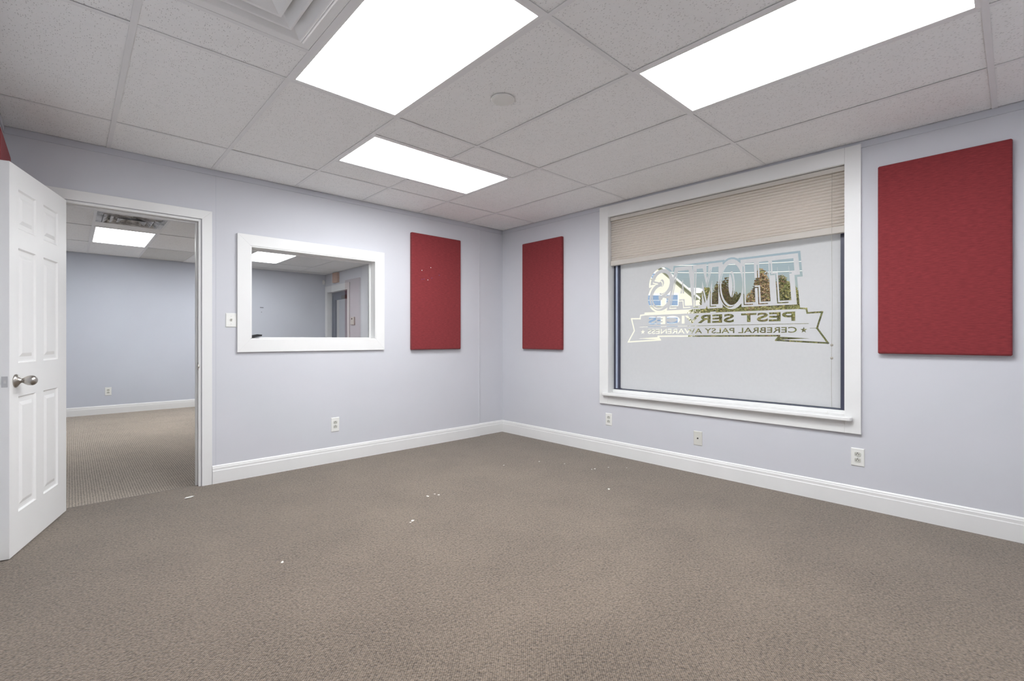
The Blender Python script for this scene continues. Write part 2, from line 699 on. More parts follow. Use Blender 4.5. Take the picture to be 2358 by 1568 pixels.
def bar(x0, x1, y0, y1):
    b = B().box(x0, x1, y0, y1, H, H + 0.0013)
    if x1 - x0 > y1 - y0:
        ym = (y0 + y1) / 2
        b.box(x0, x1, ym - 0.001, ym + 0.001, H + 0.0013, H + 0.03)
    else:
        xm = (x0 + x1) / 2
        b.box(xm - 0.001, xm + 0.001, y0, y1, H + 0.0013, H + 0.03)
    return add('grid_bar', b, 'tbar_white', ceiling)


def grid(xs, cells_by_col, y_lo, y_hi, skip_bar=()):
    """xs: ascending x lines incl. walls; cells_by_col: per column list of (y0, y1, kind)"""
    for i, cells in enumerate(cells_by_col):
        x0, x1 = xs[i], xs[i + 1]
        for (a, b, k) in cells:
            if k:
                tile(x0, x1, a, b, k)
        ys = sorted(set([c[0] for c in cells] + [c[1] for c in cells]))
        for y in ys[1:-1]:
            bar(x0 + (TB if i else 0), x1 - (TB if i < len(xs) - 2 else 0), y - TB, y + TB)
    for j, x in enumerate(xs[1:-1]):
        segs = [(y_lo, y_hi)]
        for (jx, a, b) in skip_bar:
            if jx == j + 1:
                segs = [(y_lo, a), (b, y_hi)]
        for a, b in segs:
            bar(x - TB, x + TB, a, b)


T = 'tile'
L3A, L3B = -1.451, -0.841
VA, VB = -2.061, -2.670
rows = [(YF, Y4, T), (Y4, Y3, T), (Y3, Y2, T), (Y2, Y1, T), (Y1, 0.0, T)]
xs = [XL] + XLINES[::-1] + [XR]
cols = [list(rows) for _ in range(7)]
cols[1] = [(YF, Y4, T), (Y4, Y3, T), (Y3, VB, T), (VB, VA, None), (VA, Y2, T), (Y2, Y1, T), (Y1, 0, T)]
cols[2][2] = (Y3, Y2, None)                                   # troffer
for c in (3, 4):
    cols[c] = [(YF, Y4, T), (Y4, Y3, T), (Y3, Y2, T), (Y2, L3A, T), (L3A, L3B, None), (L3B, Y1, T), (Y1, 0, T)]
cols[5 - 1][1] = (Y4, Y3, None)                               # troffer over the window side
# columns: 0 [-4.127,-3.634] 1 [-3.634,-3.025] 2 [-3.025,-2.415] 3 [-2.415,-1.806] 4 [-1.806,-1.196] 5 [-1.196,-0.586] 6 [-0.586,0]
grid(xs, cols, YF, 0.0, skip_bar=[(4, L3A, L3B)])

# next room
OY = [TH, 0.65, 1.87, 3.09, 4.31, YO]
xo = [XO, XLINES[5] - 0.6096 * 2, XLINES[5] - 0.6096] + XLINES[::-1] + [XR]
orow = [(OY[i], OY[i + 1], T) for i in range(5)]
ocols = [list(orow) for _ in range(9)]
# col 3 = [-3.634,-3.025]
ocols[3] = [(TH, 0.65, T), (0.65, 1.87, T), (1.87, 2.18, T), (2.18, 2.79, None), (2.79, 3.09, T), (3.09, 4.31, None), (4.31, YO, T)]
ocols[4] = [(TH, 0.65, T), (0.65, 1.87, T), (1.87, 3.09, T), (3.09, 4.31, T), (4.31, YO, 'tile_stained')]
SH = 0.29
for c in (6, 7, 8):
    ocols[c] = [(TH, 0.94, T), (0.94, 1.87 + SH, T), (1.87 + SH, 3.09 + SH, T), (3.09 + SH, 4.31 + SH, T), (4.31 + SH, YO, T)]
ocols[6][3] = (3.09 + SH, 4.31 + SH, None)
grid(xo, ocols, TH, YO)

# ------------------------------------------------------------------ ceiling light fixtures
def troffer(x0, x1, y0, y1, label):
    cx_, cy_ = (x0 + x1) / 2, (y0 + y1) / 2
    hx, hy = (x1 - x0) / 2 - 0.012, (y1 - y0) / 2 - 0.012
    r = root('ceiling_light', (cx_, cy_, H), label=label, cat='ceiling light', group='recessed troffers in the ceiling')
    f = B()
    wd = 0.016
    z0, z1 = 0.0004, 0.022
    f.box(-hx, hx, -hy, -hy + wd, z0, z1).box(-hx, hx, hy - wd, hy, z0, z1)
    f.box(-hx, -hx + wd, -hy + wd, hy - wd, z0, z1).box(hx - wd, hx, -hy + wd, hy - wd, z0, z1)
    add('frame', f, 'metal_white', r)
    l = B().box(-hx + wd, hx - wd, -hy + wd, hy - wd, 0.004, 0.007)
    add('lens', l, 'lens', r)
    h_ = B()
    h_.box(-hx, hx, -hy, hy, 0.09, 0.1)
    h_.box(-hx, hx, -hy, -hy + 0.004, 0.022, 0.09).box(-hx, hx, hy - 0.004, hy, 0.022, 0.09)
    h_.box(-hx, -hx + 0.004, -hy, hy, 0.022, 0.09).box(hx - 0.004, hx, -hy, hy, 0.022, 0.09)
    add('housing', h_, 'metal_white', r)
    return r


troffer(XLINES[4], XLINES[3], Y3, Y2, 'long lit ceiling light panel next to the square air vent')
troffer(XLINES[2], XLINES[1], Y4, Y3, 'long lit ceiling light panel running toward the lettered window')
troffer(XLINES[3], XLINES[1], L3A, L3B, 'lit ceiling light panel set crosswise between narrow cut tiles')
troffer(XLINES[5], XLINES[4], 3.09, 4.31, 'lit ceiling light panel beside the dirty vent beyond the doorway')
troffer(XLINES[2], XLINES[1], 3.09 + SH, 4.31 + SH, 'lit ceiling light panel seen through the interior window')


# ------------------------------------------------------------------ air vents
def vent(cx_, cy_, mat, label, group=None):
    r = root('ceiling_vent', (cx_, cy_, H), label=label, cat='air vent', group=group)
    a = 0.293

    def sq(h, z):
        return [(-h, -h, z), (h, -h, z), (h, h, z), (-h, h, z)]

    def band(name, prof):
        b = B()
        b.ring([sq(h, z) for h, z in prof], cap0=False, cap1=False)
        k = len(b.v) // 4
        # close the loft end to start
        for j in range(4):
            p, q = j, (j + 1) % 4
            e = (k - 1) * 4
            b.f.append((e + p, e + q, q, p))
        return add(name, b, mat, r, bevel=0.003)
    band('frame', [(a, 0.0004), (a - 0.035, 0.0004), (a - 0.045, -0.006), (a - 0.05, -0.006), (a - 0.05, 0.03), (a, 0.03)])
    for h, t in ((0.2405, 0.050), (0.183, 0.048)):
        band('louver', [(h, -0.010), (h - 0.010, -0.011), (h - t, 0.022), (h - t + 0.006, 0.026), (h, -0.004)])
    # innermost pyramid
    b = B()
    b.ring([sq(0.124, -0.011), sq(0.112, -0.010), sq(0.035, 0.034), sq(0.030, 0.034), sq(0.030, 0.04), sq(0.124, 0.0)], cap0=False, cap1=False)
    b.f.append((8, 9, 10, 11))
    add('centre_cone', b, mat, r)
    bx = B().box(-a + 0.02, a - 0.02, -a + 0.02, a - 0.02, 0.034, 0.038)
    bx.box(-a + 0.02, a - 0.02, -a + 0.02, -a + 0.024, 0.026, 0.034).box(-a + 0.02, a - 0.02, a - 0.024, a - 0.02, 0.026, 0.034)
    bx.box(-a + 0.02, -a + 0.024, -a + 0.02, a - 0.02, 0.026, 0.034).box(a - 0.024, a - 0.02, -a + 0.02, a - 0.02, 0.026, 0.034)
    add('duct_box', bx, mat, r)
    return r


vent((XLINES[5] + XLINES[4]) / 2, (VA + VB) / 2, 'metal_white', 'square white stepped ceiling air vent in the office')
vent((XLINES[5] + XLINES[4]) / 2, 2.485, 'dirty_aluminium', 'square soiled metal ceiling air vent beyond the doorway')

# round blank cover on a ceiling tile
cv = root('ceiling_cover', (-2.105, -2.352, H), label='round white blank cover on a ceiling tile', cat='cover')
add('cap', B().lathe([(0.001, 0.064), (-0.004, 0.064), (-0.007, 0.060), (-0.008, 0.05)], (0, 0, 1), 32), 'plastic_white', cv, smooth=False)
add('retaining_clip', B().box(-0.03, 0.03, -0.006, 0.006, 0.001, 0.012), 'metal_white', cv)

# ------------------------------------------------------------------ door 1: casing, jamb, leaf
door1 = root('door_1', (0, 0, 0), kind='structure', label='white six-panel door standing open against the side wall')
cw = 0.066
ca = B()
prof = [(0, 0), (-0.016, 0.002), (-0.016, cw * 0.55), (-0.013, cw * 0.62), (-0.011, cw), (0, cw)]
DO = (DX0 - 0.006 - cw, DX1 + 0.006 + cw, 0.0, DZ + 0.006 + cw)
DI = (DX0 - 0.006, DX1 + 0.006, 0.0, DZ + 0.006)
casing_frame(door1, 'y', DO, DI, -0.015, 0.0, bottom=False)
JT = 0.014
add('jamb', B().box(DX1 - JT, DX1 + 0.002, -0.002, TH + 0.002, ZO, DZ), 'trim_white', door1, bevel=0.0015)
add('jamb', B().box(DX0 - 0.002, DX0 + JT, -0.002, TH + 0.002, ZO, DZ), 'trim_white', door1, bevel=0.0015)
add('jamb', B().box(DX0 + JT, DX1 - JT, -0.002, TH + 0.002, DZ - JT, DZ + 0.002), 'trim_white', door1, bevel=0.0015)
add('door_stop', B().box(DX1 - JT - 0.011, DX1 - JT, 0.04, 0.075, ZO, DZ - JT), 'trim_white', door1, bevel=0.002)
add('door_stop', B().box(DX0 + JT, DX0 + JT + 0.011, 0.04, 0.075, ZO, DZ - JT), 'trim_white', door1, bevel=0.002)
add('door_stop', B().box(DX0 + JT + 0.011, DX1 - JT - 0.011, 0.04, 0.075, DZ - JT - 0.011, DZ - JT), 'trim_white', door1, bevel=0.002)
add('strike_plate', B().box(DX1 - JT - 0.0012, DX1 - JT + 0.001, 0.002, 0.032, 0.885, 0.945), 'nickel', door1)
add('strike_plate_lip', B().lathe([(-0.016, 0.004), (0.0, 0.008), (0.016, 0.004)], (0, 0, 1), 10, (DX1 - JT - 0.002, -0.004, 0.915)), 'nickel', door1)
# outer casing on the other room's side
casing_frame(door1, 'y', (DO[0], DO[1], ZO, DO[3]), (DI[0], DI[1], ZO, DI[3]), TH, TH + 0.015, bottom=False)


def panel_door(wl, z0, z1, y0, y1, px, pz):
    """slab with raised-and-fielded panels on both faces; local x along the leaf"""
    b = B()
    xsl = sorted(set([0.0, wl] + [v for p in px for v in p]))
    zsl = sorted(set([z0, z1] + [v for p in pz for v in p]))
    for side, yy, sg in ((0, y0, 1), (1, y1, -1)):
        for i in range(len(xsl) - 1):
            for j in range(len(zsl) - 1):
                a0, a1, c0, c1 = xsl[i], xsl[i + 1], zsl[j], zsl[j + 1]
                ispan = (a0, a1) in px and (c0, c1) in pz
                if not ispan:
                    n = len(b.v)
                    b.v += [(a0, yy, c0), (a1, yy, c0), (a1, yy, c1), (a0, yy, c1)]
                    b.f.append((n, n + 1, n + 2, n + 3))
                else:
                    loops = []
                    for ins, dep in ((0, 0), (0.008, 0.0075), (0.016, 0.0085), (0.032, 0.0085), (0.050, 0.002), (0.054, 0.0015)):
                        y_ = yy + sg * dep
                        loops.append([(a0 + ins, y_, c0 + ins), (a1 - ins, y_, c0 + ins), (a1 - ins, y_, c1 - ins), (a0 + ins, y_, c1 - ins)])
                    b.ring(loops, cap0=False, cap1=True)
    n = len(b.v)
    b.v += [(0, y0, z0), (wl, y0, z0), (wl, y1, z0), (0, y1, z0), (0, y0, z1), (wl, y0, z1), (wl, y1, z1), (0, y1, z1)]
    for q in ((0, 3, 2, 1), (4, 5, 6, 7), (1, 2, 6, 5), (3, 0, 4, 7)):
        b.f.append(tuple(n + i for i in q))
    me = b.mesh('door_leaf')
    bm = bmesh.new()
    bm.from_mesh(me)
    bmesh.ops.remove_doubles(bm, verts=bm.verts, dist=1e-5)
    bmesh.ops.recalc_face_normals(bm, faces=bm.faces)
    bm.to_mesh(me)
    bm.free()
    return me


LW = 0.771
leaf_me = panel_door(LW, 0.006, 2.029, 0.0, 0.0355,
                     [(LW - 0.633, LW - 0.415), (LW - 0.315, LW - 0.097)], [(0.215, 0.822), (0.998, 1.603), (1.704, 1.912)])
leaf = add('door_leaf', leaf_me, 'door_white', door1)
ANG = math.radians(-105.5)
PIV = Vector((-3.885, -0.012, 0))
off = Vector((0.004, 0.0075, 0))
leaf.rotation_euler = (0, 0, ANG)
leaf.location = PIV + Matrix.Rotation(ANG, 3, 'Z') @ off
kx, kz = LW - 0.066, 0.907
# visible knob (face at y = 0.0355)
rose = [(0.0, 0.034), (0.003, 0.0345), (0.006, 0.033), (0.012, 0.024), (0.017, 0.016), (0.020, 0.0125), (0.026, 0.0115)]
egg = [(0.024, 0.010), (0.030, 0.0135), (0.038, 0.0195), (0.048, 0.0245), (0.058, 0.0265), (0.066, 0.0262), (0.074, 0.023), (0.080, 0.017), (0.084, 0.009), (0.085, 0.001)]
add('knob_rose', B().lathe(rose, (0, 1, 0), 28, (kx, 0.0355, kz)), 'nickel', leaf, smooth=True)
add('knob', B().lathe(egg, (0, 1, 0), 28, (kx, 0.0355, kz)), 'nickel', leaf, smooth=True)
add('knob_rose', B().lathe([(t, r_) for t, r_ in rose[:6]], (0, -1, 0), 28, (kx, 0.0, kz)), 'nickel', leaf, smooth=True)
add('knob', B().lathe([(0.014 + (t - 0.024) * 0.4, r_ * 0.9) for t, r_ in egg], (0, -1, 0), 28, (kx, 0.0, kz)), 'nickel', leaf, smooth=True)
add('latch_plate', B().box(LW - 0.001, LW + 0.0012, 0.006, 0.0295, kz - 0.028, kz + 0.028), 'chrome_soft', leaf, bevel=0.001)
add('latch_bolt', B().extrude([(LW, 0.012), (LW + 0.010, 0.014), (LW + 0.010, 0.018), (LW, 0.0245)], 'z', kz - 0.008, kz + 0.008), 'chrome_soft', leaf)
for hz in (0.22, 1.02, 1.83):
    add('hinge', B().lathe([(-0.045, 0.006), (0.045, 0.006)], (0, 0, 1), 10, (-0.006, -0.005, hz)).box(-0.004, 0.002, -0.001, 0.03, hz - 0.044, hz + 0.044), 'nickel', leaf)

# ------------------------------------------------------------------ window 2: interior window in the back wall
win2 = root('window_2', (0, 0, 0), kind='structure', label='white framed interior window looking into the next room')
ow = 0.094
OX0, OX1, OZ0, OZ1 = WX0 - ow, WX1 + 0.088, WZ0 - 0.108, WZ1 + 0.088
casing_frame(win2, 'y', (OX0, OX1, OZ0, OZ1), (WX0, WX1, WZ0 - 0.004, WZ1), -0.020, 0.0)
j = 0.010
add('jamb', B().box(WX0 - 0.002, WX0 + j, -0.016, TH, WZ0, WZ1), 'trim_white', win2)
add('jamb', B().box(WX1 - j, WX1 + 0.002, -0.016, TH, WZ0, WZ1), 'trim_white', win2)
add('jamb', B().box(WX0 + j, WX1 - j, -0.016, TH, WZ1 - j, WZ1 + 0.002), 'trim_white', win2)
add('sill', B().box(WX0, WX1, -0.016, TH, WZ0 - 0.006, WZ0 + 0.004), 'trim_white', win2)
gs = 0.014
for nm, a in (('glazing_stop', (WX0 + j, WX0 + j + gs, 0.075, 0.093, WZ0 + 0.004, WZ1 - j)),
              ('glazing_stop', (WX1 - j - gs, WX1 - j, 0.075, 0.093, WZ0 + 0.004, WZ1 - j)),
              ('glazing_stop', (WX0 + j + gs, WX1 - j - gs, 0.075, 0.093, WZ1 - j - gs, WZ1 - j)),
              ('glazing_stop', (WX0 + j + gs, WX1 - j - gs, 0.075, 0.093, WZ0 + 0.004, WZ0 + 0.012))):
    add(nm, B().box(*a), 'trim_white', win2, bevel=0.002)
gm = bpy.data.meshes.new('glass_pane')
gm.from_pydata([(WX0 + j, 0.098, WZ0 + 0.004), (WX1 - j, 0.098, WZ0 + 0.004), (WX1 - j, 0.098, WZ1 - j), (WX0 + j, 0.098, WZ1 - j)], [], [(0, 1, 2, 3)])
add('glass_pane', gm, 'glass_tinted', win2)
casing_frame(win2, 'y', (OX0, OX1, OZ0, OZ1), (WX0, WX1, WZ0, WZ1), TH, TH + 0.018)
add('corner_clip', B().extrude([(WX0 + j, WZ1 - j), (WX0 + j + 0.03, WZ1 - j), (WX0 + j, WZ1 - j - 0.02)], 'y', 0.05, 0.074), 'receptacle', win2)

# dark wedge lying on that sill
wg = B().extrude([(0.0, 0.0), (0.088, 0.018), (0.09, 0.030), (0.055, 0.033), (0.0, 0.022)], 'y', 0.0, 0.035)
wgo = add('rubber_wedge', wg, 'rubber_black', loc=(WX0 + j + 0.001, 0.032, WZ0 + 0.0042), bevel=0.002,
          label='small dark rubber wedge on the interior window sill', cat='wedge')

# ------------------------------------------------------------------ window 1: lettered outside window
win1 = root('window_1', (0, 0, 0), kind='structure', label='large white cased window with frosted lettered glass')
CO = 0.10
cy0, cy1, cz0, cz1 = -1.450, -3.573, 0.491, H - 0.018
add('casing', B().box(-0.020, 0, VY0, cy0, cz0, cz1), 'trim_white', win1, bevel=0.002)
add('casing', B().box(-0.020, 0, cy1, VY1, cz0, cz1), 'trim_white', win1, bevel=0.002)
add('casing', B().box(-0.020, 0, VY1, VY0, VZ1, cz1), 'trim_white', win1, bevel=0.002)
add('apron', B().box(-0.020, 0, VY1, VY0, cz0, VZ0 - 0.024), 'trim_white', win1, bevel=0.002)
JD = 0.078
add('jamb', B().box(-0.014, JD, VY0 - 0.002, VY0 + 0.012, VZ0, VZ1), 'trim_white', win1)
add('jamb', B().box(-0.014, JD, VY1 - 0.012, VY1 + 0.002, VZ0, VZ1), 'trim_white', win1)
add('jamb', B().box(-0.014, JD, VY1 + 0.002, VY0 - 0.002, VZ1 - 0.002, VZ1 + 0.012), 'trim_white', win1)
# stool with rounded nose and rounded horns
n_ = 7
top = []
hx0, hx1 = -0.062, JD
ya, yb = cy0 - 0.045, cy1 + 0.045
rad = 0.022
out = []
out.append((hx1, VY0 - 0.002))
out.append((-0.020, VY0 - 0.002))
out.append((-0.020, ya))
for k in range(n_):
    t = math.pi / 2 * k / (n_ - 1)
    out.append((hx0 + rad - rad * math.sin(t), ya - rad + rad * math.cos(t)))
for k in range(n_):
    t = math.pi / 2 * k / (n_ - 1)
    out.append((hx0 + rad - rad * math.cos(t), yb + rad - rad * math.sin(t)))
out.append((-0.020, yb))
out.append((-0.020, VY1 + 0.002))
out.append((hx1, VY1 + 0.002))
add('stool', B().extrude(out, 'z', VZ0 - 0.024, VZ0 + 0.003), 'trim_white', win1, bevel=0.006)
# white inner stop along the bottom, then the dark storefront frame
add('bottom_stop', B().box(0.052, JD + 0.002, VY1 + 0.002, VY0 - 0.002, VZ0 + 0.003, VZ0 + 0.030), 'trim_white', win1, bevel=0.002)
FX0, FX1 = JD, 0.135
FW = 0.046
GX = 0.102
gy0, gy1, gz0, gz1 = VY0 - 0.002 - 0.058, VY1 + 0.002 + 0.042, 0.642, VZ1 - 0.042


def fr(name, y0, y1, z0, z1, x0=FX0, x1=FX1, mat='aluminium_dark'):
    return add(name, B().box(x0, x1, y0, y1, z0, z1), mat, win1, bevel=0.0015)


fr('frame_stile', gy0 - 0.0, VY0 - 0.002, VZ0, VZ1)
fr('frame_stile', VY1 + 0.002, gy1, VZ0, VZ1)
fr('frame_rail', gy1, gy0, VZ0, gz0 - 0.006)
fr('frame_rail', gy1, gy0, gz1, VZ1)
fr('glazing_bead', gy0 + 0.010, gy0 + 0.030, gz0, gz1, 0.066, JD, 'aluminium_light')
gm = bpy.data.meshes.new('glass_pane')
gm.from_pydata([(GX + 0.004, gy0, gz0 - 0.006), (GX + 0.004, gy1, gz0 - 0.006), (GX + 0.004, gy1, gz1), (GX + 0.004, gy0, gz1)], [], [(0, 1, 2, 3)])
add('glass_pane', gm, 'glass_clear', win1)


# ---- frosted film with clear-cut lettering (reads correctly from the street)
# logo plane: t grows in reading direction from outside, y = t - S0 ; z up
S0 = 3.20


def cpoly_offset(poly, d):
    """miter offset of a convex CCW polygon"""
    n = len(poly)
    res = []
    for i in range(n):
        p0, p1, p2 = Vector(poly[i - 1]), Vector(poly[i]), Vector(poly[(i + 1) % n])
        e1, e2 = (p1 - p0).normalized(), (p2 - p1).normalized()
        n1, n2 = Vector((e1.y, -e1.x)), Vector((e2.y, -e2.x))
        m_ = (n1 + n2)
        if m_.length < 1e-6:
            m_ = n1
        m_.normalize()
        k = d / max(0.45, m_.dot(n1))
        res.append(tuple(p1 + m_ * k))
    return res


def ccw(p):
    a = sum(p[i - 1][0] * p[i][1] - p[i][0] * p[i - 1][1] for i in range(len(p)))
    return p if a > 0 else p[::-1]


def rect(x0, x1, z0, z1):
    return [(x0, z0), (x1, z0), (x1, z1), (x0, z1)]


def arc_strip(cx_, cz_, rx, rz, wx, wz, a0, a1, n):
    """convex quads along an elliptic arc (outer radii rx,rz ; stroke wx,wz)"""
    q = []
    for i in range(n):
        t0, t1 = math.radians(a0 + (a1 - a0) * i / n), math.radians(a0 + (a1 - a0) * (i + 1) / n)
        P = lambda t, k: (cx_ + (rx - k * wx) * math.cos(t), cz_ + (rz - k * wz) * math.sin(t))
        q.append(ccw([P(t0, 0), P(t1, 0), P(t1, 1), P(t0, 1)]))
    return q


ZB, ZT = 1.415, 1.727
F1, F2 = 0.034, 0.050


def letters(d=0.0):
    """convex pieces of the six block letters, grown outward by d"""
    L = []

    def ang(l):
        lo = min(z for p in l for _, z in p) - d
        hi = max(z for p in l for _, z in p) + d
        return l if d == 0 else [[(x, min(hi, max(lo, z))) for x, z in cpoly_offset(p, d)] for p in l]
    # T
    x0, x1 = 0.064, 0.212
    xm = (x0 + x1) / 2
    L.append(ang([rect(x0, x1, ZT - 0.055, ZT), rect(x0, x0 + 0.034, ZT - 0.092, ZT - 0.055), rect(x1 - 0.034, x1, ZT - 0.092, ZT - 0.055),
                  rect(xm - 0.038, xm + 0.038, ZB, ZT - 0.055)]))
    # H
    x0, x1 = 0.238, 0.412
    w_ = 0.068
    L.append(ang([rect(x0, x0 + w_, ZB, ZT), rect(x1 - w_, x1, ZB, ZT), rect(x0 + w_, x1 - w_, 1.545, 1.605)]))

    def arc(cx_, cz_, rx, rz, wx, wz, a0, a1, n):
        rx, rz = rx + d, rz + d
        return arc_strip(cx_, cz_, rx, rz, min(wx + 2 * d, rx * 0.999), min(wz + 2 * d, rz * 0.999), a0, a1, n)
    # O
    L.append(arc(0.518, (ZB + ZT) / 2, 0.083, 0.170, 0.058, 0.062, 0, 360, 32))
    # M
    x0, x1 = 0.624, 0.812
    w_ = 0.052
    xm = (x0 + x1) / 2
    L.append(ang([rect(x0, x0 + w_, ZB, ZT), rect(x1 - w_, x1, ZB, ZT),
                  ccw([(x0 + w_, ZT), (x0 + w_, ZT - 0.11), (xm, ZB + 0.03), (xm, ZB + 0.14)]),
                  ccw([(x1 - w_, ZT), (x1 - w_, ZT - 0.11), (xm, ZB + 0.03), (xm, ZB + 0.14)])]))
    # A
    x0, x1 = 0.84, 1.03
    xm = (x0 + x1) / 2
    L.append(ang([ccw([(x0 + 0.045, ZT), (xm, ZT), (xm, ZT - 0.075), (x0 + 0.064, ZB), (x0, ZB)]),
                  ccw([(x1 - 0.045, ZT), (xm, ZT), (xm, ZT - 0.075), (x1 - 0.064, ZB), (x1, ZB)]),
                  rect(x0 + 0.05, x1 - 0.05, ZB + 0.06, ZB + 0.11)]))
    # S
    cx_ = 1.135
    rz = (ZT - ZB) / 4 + 0.017
    e = math.degrees(d / 0.09) * 0.9
    L.append(arc(cx_, ZT - rz, 0.078, rz, 0.056, 0.060, 15 - e, 270, 18) + arc(cx_, ZB + rz, 0.078, rz, 0.056, 0.060, 90, -165 - e, 18))
    # letters widen a little towards the bottom
    mid = 0.6
    return [ccw([(mid + (x - mid) * (1 + 0.045 * (ZT - z) / (ZT - ZB)), z) for x, z in poly]) for l in L for poly in l]


ALLP = letters()
OFF1 = letters(F1)
OFF2 = letters(F2)
SHA = [[(x + 0.011, z - 0.012) for x, z in p] for p in ALLP]
SHB = [[(x + 0.018, z - 0.020) for x, z in p] for p in ALLP]


def stroke(path, wd, closed=False):
    q = []
    n = len(path)
    for i in range(n if closed else n - 1):
        a, b = Vector(path[i]), Vector(path[(i + 1) % n])
        d = (b - a).normalized()
        nn = Vector((-d.y, d.x)) * wd / 2
        e = d * wd / 2
        q.append(ccw([tuple(a - e + nn), tuple(b + e + nn), tuple(b + e - nn), tuple(a - e - nn)]))
    return q


def mir(path):
    c = S0 - 2.53
    return [(2 * c - x, z) for x, z in path]


def ST(*pts):
    return [(S0 - s, z) for s, z in pts]


right_side = ST((2.56, 1.352), (3.170, 1.352), (3.222, 1.347), (3.228, 1.315), (3.322, 1.318), (3.290, 1.203), (3.358, 1.095), (3.016, 1.115), (3.038, 1.144))
BAN = stroke(right_side, 0.012) + stroke(mir(right_side), 0.012)
BAN += stroke(ST((3.04, 1.149), (2.02, 1.149)), 0.012)
BAN += [ccw(ST((3.03, 1.142), (3.245, 1.128), (3.02, 1.118)))]
BAN += [ccw(mir(ST((3.03, 1.142), (3.245, 1.128), (3.02, 1.118))))]
BAN += [rect(S0 - 3.18, S0 - 1.88, 1.354, 1.372)]
BAN += stroke(ST((3.235, 1.237), (1.83, 1.237)), 0.0035)
BAN += stroke(ST((3.245, 1.203), (3.285, 1.203)), 0.0025)


def star(cx_, cz_, r):
    return [(cx_ + (r if k % 2 == 0 else r * 0.4) * math.sin(math.pi * k / 5), cz_ + (r if k % 2 == 0 else r * 0.4) * math.cos(math.pi * k / 5)) for k in range(10)]


PAR = [star(S0 - 3.205, 1.190, 0.024), star(S0 - 1.862, 1.190, 0.024)]      # even-odd contours


def glyphs(txt, x0, x1, z0, z1, bold):
    cu = bpy.data.curves.new('tmp_text', 'FONT')
    cu.body = txt
    o = bpy.data.objects.new('tmp_text', cu)
    COL.objects.link(o)
    dg = bpy.context.evaluated_depsgraph_get()
    c2 = o.evaluated_get(dg).to_curve(dg)
    res = []
    for sp in c2.splines:
        bp = sp.bezier_points
        n = len(bp)
        pts = []
        for i in range(n):
            a, b = bp[i], bp[(i + 1) % n]
            straight = (a.handle_right - a.co).cross(b.co - a.co).length < 1e-5 and (b.handle_left - b.co).cross(b.co - a.co).length < 1e-5
            if straight:
                pts.append(a.co.xy[:])
            else:
                pts += [q.xy[:] for q in interpolate_bezier(a.co, a.handle_right, b.handle_left, b.co, 5)[:-1]]
        cl = []
        for q in pts:
            if not cl or (Vector(q) - Vector(cl[-1])).length > 1e-4:
                cl.append(q)
        res.append(cl)
    o.evaluated_get(dg).to_curve_clear()
    bpy.data.objects.remove(o)
    bpy.data.curves.remove(cu)
    mx0 = min(p[0] for r_ in res for p in r_)
    mx1 = max(p[0] for r_ in res for p in r_)
    mz0 = min(p[1] for r_ in res for p in r_)
    mz1 = max(p[1] for r_ in res for p in r_)
    fin = []
    for r_ in res:
        pp = [(x0 + (x - mx0) / (mx1 - mx0) * (x1 - x0), z0 + (z - mz0) / (mz1 - mz0) * (z1 - z0)) for x, z in r_]
        if bold:
            n = len(pp)
            area = sum(pp[i - 1][0] * pp[i][1] - pp[i][0] * pp[i - 1][1] for i in range(n))
            # a hole lies inside another contour
            inside = any(pin(pp[0], [(x0 + (x - mx0) / (mx1 - mx0) * (x1 - x0), z0 + (z - mz0) / (mz1 - mz0) * (z1 - z0)) for x, z in q_]) for q_ in res if q_ is not r_)
            d = -bold if inside else bold
            if area < 0:
                pp = pp[::-1]
            o2 = []
            for i in range(n):
                p0, p1, p2 = Vector(pp[i - 1]), Vector(pp[i]), Vector(pp[(i + 1) % n])
                e1, e2 = (p1 - p0).normalized(), (p2 - p1).normalized()
                n1, n2 = Vector((e1.y, -e1.x)), Vector((e2.y, -e2.x))
                m_ = n1 + n2
                m_ = n1 if m_.length < 1e-6 else m_.normalized()
                o2.append(tuple(p1 + m_ * (d / max(0.5, m_.dot(n1)))))
            pp = o2
        fin.append(pp)
    return fin


def pin(p, poly):
    x, y = p
    c = False
    j_ = len(poly) - 1
    for i in range(len(poly)):
        xi, yi = poly[i]
        xj, yj = poly[j_]
        if (yi > y) != (yj > y) and x < (xj - xi) * (y - yi) / (yj - yi) + xi:
            c = not c
        j_ = i
    return c


PAR += glyphs('PEST SERVICES', S0 - 3.145, S0 - 1.925, 1.262, 1.326, 0.0036)
PAR += glyphs('CEREBRAL PALSY AWARENESS', S0 - 3.158, S0 - 1.915, 1.172, 1.214, 0.0008)

film_rect = rect(S0 + gy1 + 0.0015, S0 + gy0 - 0.0015, gz0, gz1 - 0.012)


